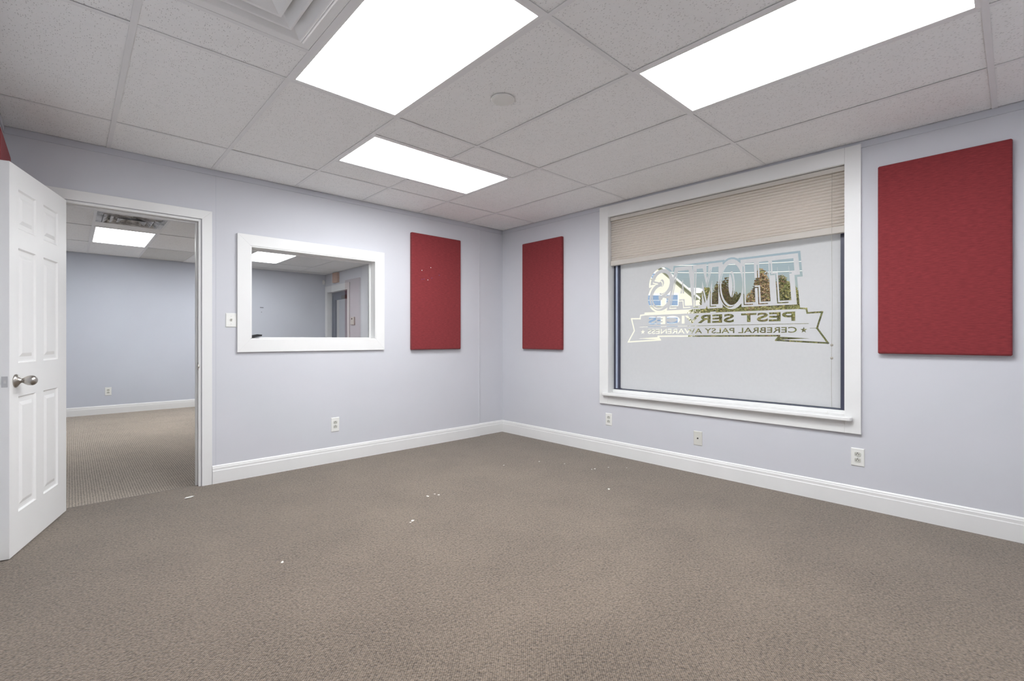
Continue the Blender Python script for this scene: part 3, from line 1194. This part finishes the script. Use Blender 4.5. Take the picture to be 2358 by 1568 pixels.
def build_film():
    verts, edges = [], []

    def loop(p):
        n = len(verts)
        verts.extend(Vector(q) for q in p)
        k = len(p)
        edges.extend((n + i, n + (i + 1) % k) for i in range(k))
    loop(film_rect)
    for grp in (ALLP, OFF1, OFF2, SHA, SHB, BAN, PAR):
        for p in grp:
            loop(p)
    v, e, f, *_ = delaunay_2d_cdt(verts, edges, [], 1, 1e-6)
    bbs = {}

    def grp_test(name, grp):
        bbs[name] = [(min(q[0] for q in p), max(q[0] for q in p), min(q[1] for q in p), max(q[1] for q in p), p) for p in grp]
    for nm, g in (('L', ALLP), ('1', OFF1), ('2', OFF2), ('A', SHA), ('B', SHB), ('N', BAN), ('P', PAR)):
        grp_test(nm, g)

    def any_in(nm, c):
        for a0, a1, b0, b1, p in bbs[nm]:
            if a0 <= c[0] <= a1 and b0 <= c[1] <= b1 and pin(c, p):
                return True
        return False

    def odd_in(nm, c):
        k = 0
        for a0, a1, b0, b1, p in bbs[nm]:
            if a0 <= c[0] <= a1 and b0 <= c[1] <= b1 and pin(c, p):
                k += 1
        return k % 2 == 1
    keep = []
    for tri in f:
        c = sum((v[i] for i in tri), Vector((0, 0))) / len(tri)
        c = (c.x, c.y)
        clear = False
        if any_in('1', c):
            if any_in('L', c):
                clear = True
            elif any_in('B', c) and not any_in('A', c):
                clear = True
        elif any_in('2', c):
            clear = True
        elif any_in('N', c):
            clear = True
        elif odd_in('P', c):
            clear = True
        if not clear:
            keep.append(tuple(tri))
    me = bpy.data.meshes.new('frosted_film')
    me.from_pydata([(GX, q.x - S0, q.y) for q in v], [], keep)
    me.update()
    bm = bmesh.new()
    bm.from_mesh(me)
    bmesh.ops.delete(bm, geom=[q for q in bm.verts if not q.link_faces], context='VERTS')
    bm.to_mesh(me)
    bm.free()
    return me


film = add('frosted_film', build_film(), 'frosted_film', win1, label='frosted film with clear mirrored lettering THOMAS PEST SERVICES')

# ------------------------------------------------------------------ cellular shade
bl = root('window_blind', (0.0, (VY0 + VY1) / 2, 1.835), label='beige pleated shade half raised in the lettered window', cat='blind')
by0, by1 = VY0 - 0.006 - bl.location.y, VY1 + 0.006 - bl.location.y
zt, zbL, zbR = 2.272 - 1.835, 1.884 - 1.835, 1.900 - 1.835
NP = 17
for xc, nm, sg in ((0.030, 'pleated_fabric', 1),):
    fb = B()
    nseg = 12
    SUB = 6
    for k in range(SUB * NP + 1):
        for i in range(nseg + 1):
            y = by0 + (by1 - by0) * i / nseg
            zb_ = zbL + (zbR - zbL) * i / nseg
            z = zt + (zb_ - zt) * k / (SUB * NP)
            x = xc + 0.005 - 0.013 * math.sin(math.pi * (k % SUB) / SUB) ** 0.7
            fb.v.append((x, y, z))
    for k in range(SUB * NP):
        for i in range(nseg):
            a = k * (nseg + 1) + i
            fb.f.append((a, a + 1, a + nseg + 2, a + nseg + 1))
    add(nm, fb, 'blind_fabric', bl, smooth=False)
rail = B()
for xa, xb in ((0.014, 0.052),):
    rail.ring([[(xa, by0, zbL - 0.048), (xb, by0, zbL - 0.048), (xb, by0, zbL), (xa, by0, zbL)],
               [(xa, by1, zbR - 0.048), (xb, by1, zbR - 0.048), (xb, by1, zbR), (xa, by1, zbR)]])
add('bottom_rail', rail, 'blind_rail', bl, bevel=0.004)
add('head_rail', B().box(0.008, 0.058, by1, by0, zt, 2.305 - 1.835), 'blind_rail', bl, bevel=0.003)
cyy = -3.405 - bl.location.y
pts = [(0.004, cyy, zt + 0.012)]
for k in range(1, 22):
    t = k / 21
    z = zt + 0.012 - t * 1.63
    pts.append((0.004 - 0.006 * math.sin(t * math.pi), cyy + 0.004 * math.sin(t * 9) * t, z))
add('cord', B().tube(pts, 0.0011, 6), 'cord', bl)
for z in (1.082, 0.992):
    add('cord_bead', B().lathe([(-0.009, 0.003), (-0.006, 0.0075), (0, 0.009), (0.006, 0.0075), (0.009, 0.003)], (0, 0, 1), 14, (0.0, cyy + 0.001, z - 1.835)), 'cord', bl, smooth=True)
cleat = root('cord_cleat', (0.01, -3.375, VZ0 + 0.0035), label='tiny clear cord cleat on the window stool', cat='cleat')
add('base', B().box(-0.012, 0.012, -0.006, 0.006, 0, 0.003), 'plastic_white', cleat)
add('hook', B().tube([(-0.006, 0, 0.003), (-0.006, 0, 0.012), (0.0, 0, 0.016), (0.006, 0, 0.012)], 0.0018, 6), 'plastic_white', cleat)


# ------------------------------------------------------------------ wall plates
def plate(name, loc, rz, label, cat, kind, mat='plastic_white', wd=0.074, ht=0.118, group=None):
    r = root(name, loc, rz, label=label, cat=cat, group=group)
    hw, hh = wd / 2, ht / 2

    def rr(d, y):
        return [(-hw + d, y, -hh + d), (hw - d, y, -hh + d), (hw - d, y, hh - d), (-hw + d, y, hh - d)]
    add('cover_plate', B().ring([rr(0, 0.0), rr(0, -0.003), rr(0.004, -0.006)]), mat, r)
    if kind == 'outlet':
        for s in (1, -1):
            zc = s * 0.0195
            pr = [(-0.017, zc - 0.009), (-0.012, zc - 0.0135), (0.012, zc - 0.0135), (0.017, zc - 0.009),
                  (0.017, zc + 0.009), (0.012, zc + 0.0135), (-0.012, zc + 0.0135), (-0.017, zc + 0.009)]
            rc = add('receptacle', B().extrude(pr, 'y', -0.0085, -0.005), 'receptacle', r)
            add('slot', B().box(-0.0085, -0.0060, -0.0088, -0.006, zc - 0.0055, zc + 0.0035), 'slot_dark', rc)
            add('slot', B().box(0.0055, 0.0080, -0.0088, -0.006, zc - 0.0045, zc + 0.0030), 'slot_dark', rc)
            add('ground_hole', B().lathe([(-0.0088, 0.0030), (-0.006, 0.0030)], (0, 1, 0), 10, (0, 0, zc + 0.0085)), 'slot_dark', rc)
        add('screw', B().lathe([(-0.0072, 0.0028), (-0.005, 0.0035)], (0, 1, 0), 10), 'chrome_soft', r)
    elif kind == 'switch':
        add('toggle_surround', B().box(-0.006, 0.006, -0.0068, -0.005, -0.012, 0.012), 'receptacle', r)
        add('toggle', B().extrude([(-0.0065, -0.004), (-0.018, 0.008), (-0.018, 0.013), (-0.0065, 0.008)], 'x', -0.0045, 0.0045), 'plastic_ivory', r)
        for s in (1, -1):
            add('screw', B().lathe([(-0.0070, 0.0022), (-0.005, 0.003)], (0, 1, 0), 8, (0, 0, s * 0.030)), 'chrome_soft', r)
    elif kind == 'coax':
        add('connector', B().lathe([(-0.014, 0.0035), (-0.0135, 0.0045), (-0.007, 0.0045), (-0.007, 0.0065), (-0.005, 0.0065)], (0, 1, 0), 12), 'slot_dark', r)
        for s in (1, -1):
            add('screw', B().lathe([(-0.0070, 0.0025), (-0.005, 0.003)], (0, 1, 0), 8, (0, 0, s * 0.042)), 'chrome_soft', r)
    return r


plate('light_switch', (-2.8965, 0, 1.2735), FACE_B, 'white toggle light switch plate beside the interior window', 'light switch', 'switch', wd=0.076, ht=0.110)
plate('wall_outlet', (-2.062, 0, 0.342), FACE_B, 'white duplex outlet on the wall under the interior window', 'outlet', 'outlet', ht=0.128, group='wall outlets')
plate('wall_outlet', (0, -1.550, 0.340), FACE_R, 'white duplex outlet below the window edge close to the room corner', 'outlet', 'outlet', group='wall outlets')
plate('coax_plate', (0, -2.449, 0.293), FACE_R, 'off-white coaxial cable plate below the middle of the lettered window', 'wall plate', 'coax', 'plastic_ivory')
plate('wall_outlet', (0, -3.5525, 0.336), FACE_R, 'white duplex outlet below the lettered window and the largest red panel', 'outlet', 'outlet', group='wall outlets')
plate('wall_outlet', (-3.393, YO, 0.301), FACE_B, 'white duplex outlet in the room beyond the doorway', 'outlet', 'outlet', wd=0.078, ht=0.125, group='wall outlets')


# ------------------------------------------------------------------ acoustic panels
def acoustic(loc, rz, wd, ht, label, tilt=0.0):
    t = 0.038
    nv = Matrix.Rotation(rz, 3, 'Z') @ Vector((0, -1, 0))
    r = root('acoustic_panel', Vector(loc) + nv * 0.0015, rz, label=label, cat='acoustic panel', group='red fabric acoustic panels')
    if tilt:
        r.rotation_euler = (0, tilt, rz)
    hw = wd / 2

    def rr(d, y):
        c = 0.006
        x0, x1, z0, z1 = -hw + d, hw - d, d, ht - d
        return [(x0 + c, y, z0), (x1 - c, y, z0), (x1, y, z0 + c), (x1, y, z1 - c), (x1 - c, y, z1), (x0 + c, y, z1), (x0, y, z1 - c), (x0, y, z0 + c)]
    loops = [rr(0.002, -0.001), rr(0, -0.004), rr(0, -t + 0.010), rr(0.003, -t + 0.004), rr(0.008, -t + 0.001), rr(0.014, -t)]
    add('fabric_face', B().ring(loops), 'red_fabric', r)
    add('backing_board', B().box(-hw + 0.02, hw - 0.02, -0.0012, 0, 0.02, ht - 0.02), 'rubber_black', r)
    return r


acoustic((-0.973, 0, 1.012), FACE_B, 0.622, 1.207, 'red fabric acoustic panel with push pins beside the interior window')
acoustic((0, -0.669, 1.008), FACE_R, 0.600, 1.207, 'dark red fabric acoustic panel between the corner and lettered window')
acoustic((0, -3.965, 1.030), FACE_R, 0.600, 1.205, 'large red fabric acoustic panel to the right of the lettered window')
pl_ = acoustic((XL, -0.385, 1.015), math.pi / 2, 0.60, 1.215, 'red fabric acoustic panel on the side wall behind the open door')

# push pins left in the first panel: positions measured on the panel face
for px, pz, mt in ((-1.170, 1.836, 'pin_white'), (-1.170, 1.742, 'pin_purple'), (-1.145, 1.748, 'pin_purple'), (-1.098, 1.742, 'pin_white'),
                   (-1.050, 1.765, 'pin_purple'), (-1.062, 1.875, 'pin_white'), (-0.955, 1.805, 'pin_purple')):
    lab = 'tiny white push pin stuck in the red panel' if mt == 'pin_white' else 'tiny purple push pin stuck in the red panel'
    pr = root('push_pin', (px, -0.038, pz), label=lab, cat='push pin', group='push pins in the red panel')
    add('head', B().lathe([(0.0, 0.0022), (-0.004, 0.0026), (-0.006, 0.0044), (-0.008, 0.0044)], (0, 1, 0), 10), mt, pr)
    add('needle', B().lathe([(-0.001, 0.0006), (0.006, 0.0006)], (0, 1, 0), 6), 'chrome_soft', pr)

# ------------------------------------------------------------------ scraps on the carpet
def scrap(x, y, a, b_, rot, label, mat='paper'):
    n = 9
    lo, hi = [], []
    for k in range(n):
        t = 2 * math.pi * k / n
        rr = random.uniform(0.7, 1.15)
        q = (a * rr * math.cos(t), b_ * rr * math.sin(t))
        cr = random.uniform(0.0, 0.35) * min(a, b_)
        lo.append((q[0], q[1], cr))
        hi.append((q[0] * 0.92, q[1] * 0.92, cr + 0.0012))
    o = add('paper_scrap', B().ring([lo, hi]), mat, loc=(x, y, 0.0005), label=label, cat='scrap', group='white scraps on the carpet')
    o.rotation_euler = (0, 0, rot)


scrap(-3.212, -0.260, 0.042, 0.016, 0.35, 'longer white scrap on the carpet in front of the doorway')
small = 'tiny white scrap lying on the office carpet'
for x, y, s in ((-1.896, -1.425, 0.010), (-1.905, -1.39, 0.008), (-1.968, -1.395, 0.015), (-2.288, -1.722, 0.014), (-2.31, -1.735, 0.007),
                (-0.898, -2.19, 0.014), (-3.049, -1.745, 0.011), (-0.70, -1.28, 0.008), (-0.588, -1.488, 0.007), (-0.527, -1.78, 0.011),
                (-0.56, -1.77, 0.006), (-0.40, -1.83, 0.008), (-1.02, -1.15, 0.008), (-0.30, -1.95, 0.006)):
    scrap(x, y, s, s * 0.7, random.uniform(0, 3), small)

# ------------------------------------------------------------------ next room: entrance door, box, thermostat, sensor
d2 = root('door_2', (0, 0, 0), kind='structure', label='dark framed glass entrance door in the next room')
ec = 0.085
add('casing', B().box(-0.02, 0, EY0 - ec, EY0, ZO, EZ1 + ec + 0.03), 'trim_white', d2, bevel=0.002)
add('casing', B().box(-0.02, 0, EY1, EY1 + ec, ZO, EZ1 + ec + 0.03), 'trim_white', d2, bevel=0.002)
add('casing', B().box(-0.02, 0, EY0, EY1, EZ1, EZ1 + ec + 0.03), 'trim_white', d2, bevel=0.002)
add('jamb', B().box(-0.015, 0.085, EY0, EY0 + 0.012, ZO, EZ1), 'trim_white', d2)
add('jamb', B().box(-0.015, 0.085, EY1 - 0.012, EY1, ZO, EZ1), 'trim_white', d2)
add('jamb', B().box(-0.015, 0.085, EY0 + 0.012, EY1 - 0.012, EZ1 - 0.012, EZ1), 'trim_white', d2)
fy0, fy1 = EY0 + 0.012, EY1 - 0.012
add('door_frame', B().box(0.085, 0.135, fy0, fy0 + 0.045, ZO, EZ1), 'door_navy', d2)
add('door_frame', B().box(0.085, 0.135, fy1 - 0.045, fy1, ZO, EZ1), 'door_navy', d2)
add('door_frame', B().box(0.085, 0.135, fy0 + 0.045, fy1 - 0.045, EZ1 - 0.07, EZ1), 'door_navy', d2)
ly0, ly1 = fy0 + 0.048, fy1 - 0.048
lf = B()
lf.box(0.09, 0.13, ly0, ly0 + 0.055, ZO + 0.01, EZ1 - 0.072).box(0.09, 0.13, ly1 - 0.085, ly1, ZO + 0.01, EZ1 - 0.072)
lf.box(0.09, 0.13, ly0 + 0.055, ly1 - 0.085, EZ1 - 0.072 - 0.09, EZ1 - 0.072).box(0.09, 0.13, ly0 + 0.055, ly1 - 0.085, ZO + 0.01, ZO + 0.20)
lfo = add('door_leaf', lf, 'door_navy', d2)
gm = bpy.data.meshes.new('glass_pane')
gm.from_pydata([(0.11, ly0 + 0.05, ZO + 0.19), (0.11, ly1 - 0.08, ZO + 0.19), (0.11, ly1 - 0.08, EZ1 - 0.15), (0.11, ly0 + 0.05, EZ1 - 0.15)], [], [(0, 1, 2, 3)])
add('glass_pane', gm, 'glass_clear', lfo)
add('door_closer', B().box(0.03, 0.088, ly0 + 0.05, ly0 + 0.33, EZ1 - 0.165, EZ1 - 0.10), 'slot_dark', lfo, bevel=0.004)
add('push_bar', B().tube([(0.045, ly0 + 0.06, 0.98), (0.045, ly1 - 0.06, 0.98)], 0.012, 10), 'chrome_soft', lfo)

eb = root('exit_box', (0, 4.905, 2.228), FACE_R, label='small tan box mounted above the glass entrance door', cat='sign box')
add('housing', B().box(-0.105, 0.105, -0.055, 0, 0, 0.195), 'tan_box', eb, bevel=0.004)
add('back_plate', B().box(-0.095, 0.095, -0.002, 0, 0.01, 0.185), 'plastic_ivory', eb)
add('lamp_window', B().box(-0.085, 0.085, -0.057, -0.054, 0.03, 0.165), 'tan_box', eb)

tm = root('thermostat', (0, 4.17, 1.385), FACE_R, label='small white thermostat beside the glass entrance door', cat='thermostat')
add('case', B().box(-0.075, 0.075, -0.030, 0, 0, 0.145), 'plastic_ivory', tm, bevel=0.005)
add('display', B().box(-0.030, 0.020, -0.0315, -0.029, 0.098, 0.122), 'grey_screen', tm)
add('lid', B().box(-0.065, 0.065, -0.033, -0.029, 0.012, 0.078), 'plastic_ivory', tm, bevel=0.002)

ms = root('motion_sensor', (-0.035, YO, 2.285), FACE_B, label='small round white sensor high beside the far corner', cat='sensor')
add('body', B().lathe([(0, 0.030), (-0.014, 0.032), (-0.030, 0.026), (-0.036, 0.014), (-0.037, 0.002)], (0, 1, 0), 20), 'plastic_white', ms, smooth=True)
add('mount', B().box(-0.02, 0.02, -0.004, 0, -0.045, 0.045), 'plastic_white', ms)

# ------------------------------------------------------------------ outside
FWD = Vector((math.cos(YAW), math.sin(YAW), 0))
RGT = Vector((math.sin(YAW), -math.cos(YAW), 0))
GZ = -0.35
ground = box('ground', -40, 140, -90, 130, GZ - 0.4, GZ, 'grass', kind='structure', label='grass ground outside the building')
add('bounce_slab', B().box(0.3, 15, -60, 90, GZ, GZ + 0.02), 'bounce_concrete', ground)  # unseen pale slab, added to bounce sunlight up onto the blind and film


def spot(u, depth):
    q = CAM + FWD * depth + RGT * ((u - CXP) / FPX * depth)
    return Vector((q.x, q.y, GZ))


def zat(v, depth):
    return CAM.z + (CYP - v) / FPX * depth - GZ


D = 55.0
k = D / FPX
hp = spot(1512, D)
hs_ = root('house', hp, YAW - math.pi / 2 + 0.0, label='cream clapboard gabled house across the street', cat='house')
apex = zat(612, D)
eave = zat(684, D)
hw = 4.4
ww = B()
g = [(-hw, 0), (hw, 0), (hw, eave), (0, apex), (-hw, eave)]
ww.ring([[(x, 0, z) for x, z in g], [(x, 9, z) for x, z in g]])
add('wall', ww, 'siding', hs_)
rf = B()
for s in (-1, 1):
    dx, dz = s * (hw + 0.45), eave - 0.45 * (apex - eave) / hw
    a = [(0, apex + 0.05), (dx, dz + 0.05), (dx, dz + 0.30), (0, apex + 0.34)]
    rf.ring([[(x, -0.5, z) for x, z in a], [(x, 9.5, z) for x, z in a]])
add('roof', rf, 'roof_white', hs_)


def house_window(x, z, w_, h_, y=0.0):
    f_ = add('window', B().box(x - w_ / 2 - 0.1, x + w_ / 2 + 0.1, y - 0.08, y, z - 0.1, z + h_ + 0.1), 'house_trim', hs_)
    add('pane', B().box(x - w_ / 2, x + w_ / 2, y - 0.10, y - 0.06, z, z + h_ / 2 - 0.03), 'house_glass', f_)
    add('pane', B().box(x - w_ / 2, x + w_ / 2, y - 0.10, y - 0.06, z + h_ / 2 + 0.03, z + h_), 'house_glass', f_)


house_window((1504 - 1512) * k, zat(640, D), 0.42, 0.5)
house_window((1506 - 1512) * k, zat(703, D), 1.5, 1.15)
house_window((1547 - 1512) * k, zat(703, D), 1.3, 1.2)
house_window((1506 - 1512) * k, zat(757, D), 1.5, 1.3)
house_window((1547 - 1512) * k, zat(757, D), 1.3, 1.3)
wx0, wx1 = hw, (1640 - 1512) * k
wg_ = B().box(wx0, wx1, 2.0, 8.0, 0, zat(671, D))
add('wing_wall', wg_, 'siding', hs_)
zr0, zr1 = zat(671, D), zat(656, D)
wr_ = B()
a = [(1.4, zr0 - 0.05), (5.0, zr1), (8.6, zr0 - 0.05), (8.6, zr0 + 0.15), (5.0, zr1 + 0.2), (1.4, zr0 + 0.15)]
wr_.ring([[(wx0, y, z) for y, z in a], [(wx1 + 0.4, y, z) for y, z in a]])
add('wing_roof', wr_, 'roof_white', hs_)
house_window((1590 - 1512) * k, zat(712, D), 0.9, 1.4, 2.0)


def shrub(u, depth, top, wpx, mats, label, n=13000, trunk=True):
    p = spot(u, depth)
    hgt = zat(top, depth)
    rx = wpx / 2 / FPX * depth
    r = root('tree', p, random.uniform(0, 6), label=label, cat='tree', group='trees across the street')
    z0 = hgt * 0.16
    blobs = []
    for _ in range(14):
        t = random.uniform(0, 2 * math.pi)
        q = random.uniform(0, 0.62)
        blobs.append((rx * q * math.cos(t), rx * q * math.sin(t), random.uniform(z0 + hgt * 0.1, hgt * 0.84), random.uniform(0.30, 0.5)))
    b = B()
    for i in range(n):
        bx_, by_, bz_, br = random.choice(blobs)
        d = Vector((random.gauss(0, 1), random.gauss(0, 1), random.gauss(0, 0.8))).normalized() * (random.uniform(0.55, 1.0))
        c = Vector((bx_ + d.x * rx * br * 1.1, by_ + d.y * rx * br * 1.1, min(hgt, max(0.15, bz_ + d.z * hgt * 0.2))))
        s = 0.043 * depth / 22 * random.uniform(0.8, 1.6)
        u_ = Vector((random.gauss(0, 1), random.gauss(0, 1), random.gauss(0, 1))).normalized()
        v_ = u_.orthogonal().normalized()
        m_ = len(b.v)
        b.v += [tuple(c - u_ * s), tuple(c + v_ * s * 0.55), tuple(c + u_ * s), tuple(c - v_ * s * 0.55)]
        b.f.append((m_, m_ + 1, m_ + 2, m_ + 3))
    me = bpy.data.meshes.new('crown')
    me.from_pydata(b.v, [], b.f)
    for mt in mats:
        me.materials.append(MAT[mt])
    for po in me.polygons:
        po.material_index = random.randrange(len(mats))
    add('crown', me, None, r, kind='stuff')
    st = [(0, 0, -0.05), (0.03 * hgt, 0.01, hgt * 0.35), (0.0, 0.03, hgt * 0.8)]
    add('trunk', B().tube(st, [0.045 * hgt * 0.6, 0.035 * hgt * 0.6, 0.012 * hgt], 8), 'bark', r)
    for kq in range(5):
        t = kq * 1.3
        add('branch', B().tube([(0.02 * hgt, 0.01, hgt * (0.25 + 0.07 * kq)), (rx * 0.35 * math.cos(t), rx * 0.35 * math.sin(t), hgt * (0.42 + 0.07 * kq)), (rx * 0.6 * math.cos(t), rx * 0.6 * math.sin(t), hgt * (0.5 + 0.08 * kq))],
                                 [0.012 * hgt, 0.009 * hgt, 0.004 * hgt], 6), 'bark', r)


shrub(1626, 27.0, 664, 50, ['leaf_olive', 'leaf_green', 'leaf_yellow'], 'olive tree growing beside the white wing of the house')
shrub(1668, 23.5, 640, 62, ['leaf_olive', 'leaf_orange', 'leaf_yellow'], 'yellowing tree next to the olive tree across the street')
shrub(1706, 26.5, 668, 64, ['leaf_green', 'leaf_yellow', 'leaf_olive'], 'low green tree between the yellowing and orange trees')
shrub(1742, 22.5, 622, 66, ['leaf_orange', 'leaf_olive', 'leaf_orange'], 'tall orange autumn tree across the street')
shrub(1786, 26.0, 632, 70, ['leaf_olive', 'leaf_orange', 'leaf_green'], 'orange and green tree beside the tall orange tree')
shrub(1826, 22.0, 644, 66, ['leaf_yellow', 'leaf_green', 'leaf_olive'], 'bright yellow-green tree at the end of the row')
shrub(1884, 26.0, 655, 80, ['leaf_green', 'leaf_olive'], 'dull green tree past the bright yellow-green tree')


def hedge(u0, u1, depth, top):
    a, b_ = spot(u0, depth), spot(u1, depth)
    hgt = zat(top, depth)
    r = root('hedge', (a + b_) / 2, YAW - math.pi / 2, label='long clipped green hedge in front of the trees', cat='hedge')
    ln = (b_ - a).length
    b = B()
    n = 15000
    for i in range(n):
        c = Vector((random.uniform(-ln / 2, ln / 2), random.uniform(-0.45, 0.45), random.uniform(0.05, hgt) * (1 - 0.06 * random.random())))
        s = 0.045 * random.uniform(0.7, 1.5)
        u_ = Vector((random.gauss(0, 1), random.gauss(0, 1), random.gauss(0, 1))).normalized()
        v_ = u_.orthogonal().normalized()
        m_ = len(b.v)
        b.v += [tuple(c - u_ * s), tuple(c + v_ * s * 0.6), tuple(c + u_ * s), tuple(c - v_ * s * 0.6)]
        b.f.append((m_, m_ + 1, m_ + 2, m_ + 3))
    me = bpy.data.meshes.new('foliage')
    me.from_pydata(b.v, [], b.f)
    for mt in ('leaf_green', 'leaf_olive', 'leaf_yellow'):
        me.materials.append(MAT[mt])
    for po in me.polygons:
        po.material_index = random.choice((0, 0, 1, 1, 2))
    add('foliage', me, None, r, kind='stuff')
    for kq in range(9):
        x = -ln / 2 + ln * (kq + 0.5) / 9
        add('stem', B().tube([(x, 0, -0.05), (x + 0.05, 0.03, hgt * 0.5), (x, 0, hgt * 0.8)], [0.03, 0.022, 0.008], 6), 'bark', r)


hedge(1592, 1900, 19, 702)

# utility poles and wires along the street
PD = 30.0


def pole(u, top, label):
    p = spot(u, PD)
    r = root('utility_pole', p, YAW, label=label, cat='utility pole', group='utility poles')
    h_ = zat(top, PD)
    add('shaft', B().tube([(0, 0, -0.05), (0, 0, h_ * 0.5), (0, 0, h_)], [0.15, 0.13, 0.10], 12), 'bark', r)
    add('cross_arm', B().box(-0.06, 0.06, -0.7, 0.7, h_ - 0.35, h_ - 0.22), 'bark', r)
    return p, h_


pA, hA = pole(2060, 575, 'wooden utility pole past the row of trees')
pB, hB = pole(1330, 600, 'wooden utility pole beside the gabled house')


def wire(dz0, dz1, sag, label):
    a = pA + Vector((0, 0, hA + dz0))
    b_ = pB + Vector((0, 0, hB + dz1))
    pts = []
    for i in range(25):
        t = i / 24
        q = a.lerp(b_, t)
        q.z -= sag * 4 * t * (1 - t)
        pts.append(tuple(q - pA))
    add('power_wire', B().tube(pts, 0.028, 5), 'wire_white', loc=pA, label=label, cat='wire', group='overhead wires')


wire(-0.26, -0.22, 0.35, 'upper white overhead wire strung between the utility poles')
wire(-0.9, -0.45, 0.45, 'lower white overhead wire strung between the utility poles')

# porch column and shrub outside the glass entrance
pc = root('porch_column', (1.25, 7.8, GZ), label='white square porch column outside the glass entrance door', cat='column')
add('shaft', B().box(-0.07, 0.07, -0.07, 0.07, 0.15, 2.75), 'house_trim', pc, bevel=0.006)
add('base', B().box(-0.10, 0.10, -0.10, 0.10, 0.0, 0.15), 'house_trim', pc, bevel=0.01)
add('capital', B().box(-0.10, 0.10, -0.10, 0.10, 2.65, 2.78), 'house_trim', pc, bevel=0.01)
q = Vector((3.0, 11.7, GZ))
SHR = q
r = root('tree', q, 0.4, label='leafy shrub standing outside the glass entrance door', cat='tree', group='trees across the street')
b = B()
for i in range(2600):
    d = Vector((random.gauss(0, 1), random.gauss(0, 1), random.gauss(0, 1))).normalized() * random.uniform(0.4, 1.0)
    c = Vector((d.x * 0.95, d.y * 0.95, 1.45 + d.z * 1.25))
    sz = 0.045 * random.uniform(0.8, 1.6)
    u_ = Vector((random.gauss(0, 1), random.gauss(0, 1), random.gauss(0, 1))).normalized()
    v_ = u_.orthogonal().normalized()
    m_ = len(b.v)
    b.v += [tuple(c - u_ * sz), tuple(c + v_ * sz * 0.55), tuple(c + u_ * sz), tuple(c - v_ * sz * 0.55)]
    b.f.append((m_, m_ + 1, m_ + 2, m_ + 3))
me = bpy.data.meshes.new('crown')
me.from_pydata(b.v, [], b.f)
for mt in ('leaf_olive', 'leaf_green', 'leaf_yellow'):
    me.materials.append(MAT[mt])
for po in me.polygons:
    po.material_index = random.randrange(3)
add('crown', me, None, r, kind='stuff')
add('trunk', B().tube([(0, 0, -0.05), (0.03, 0, 0.9), (0, 0.02, 1.9)], [0.06, 0.045, 0.015], 8), 'bark', r)
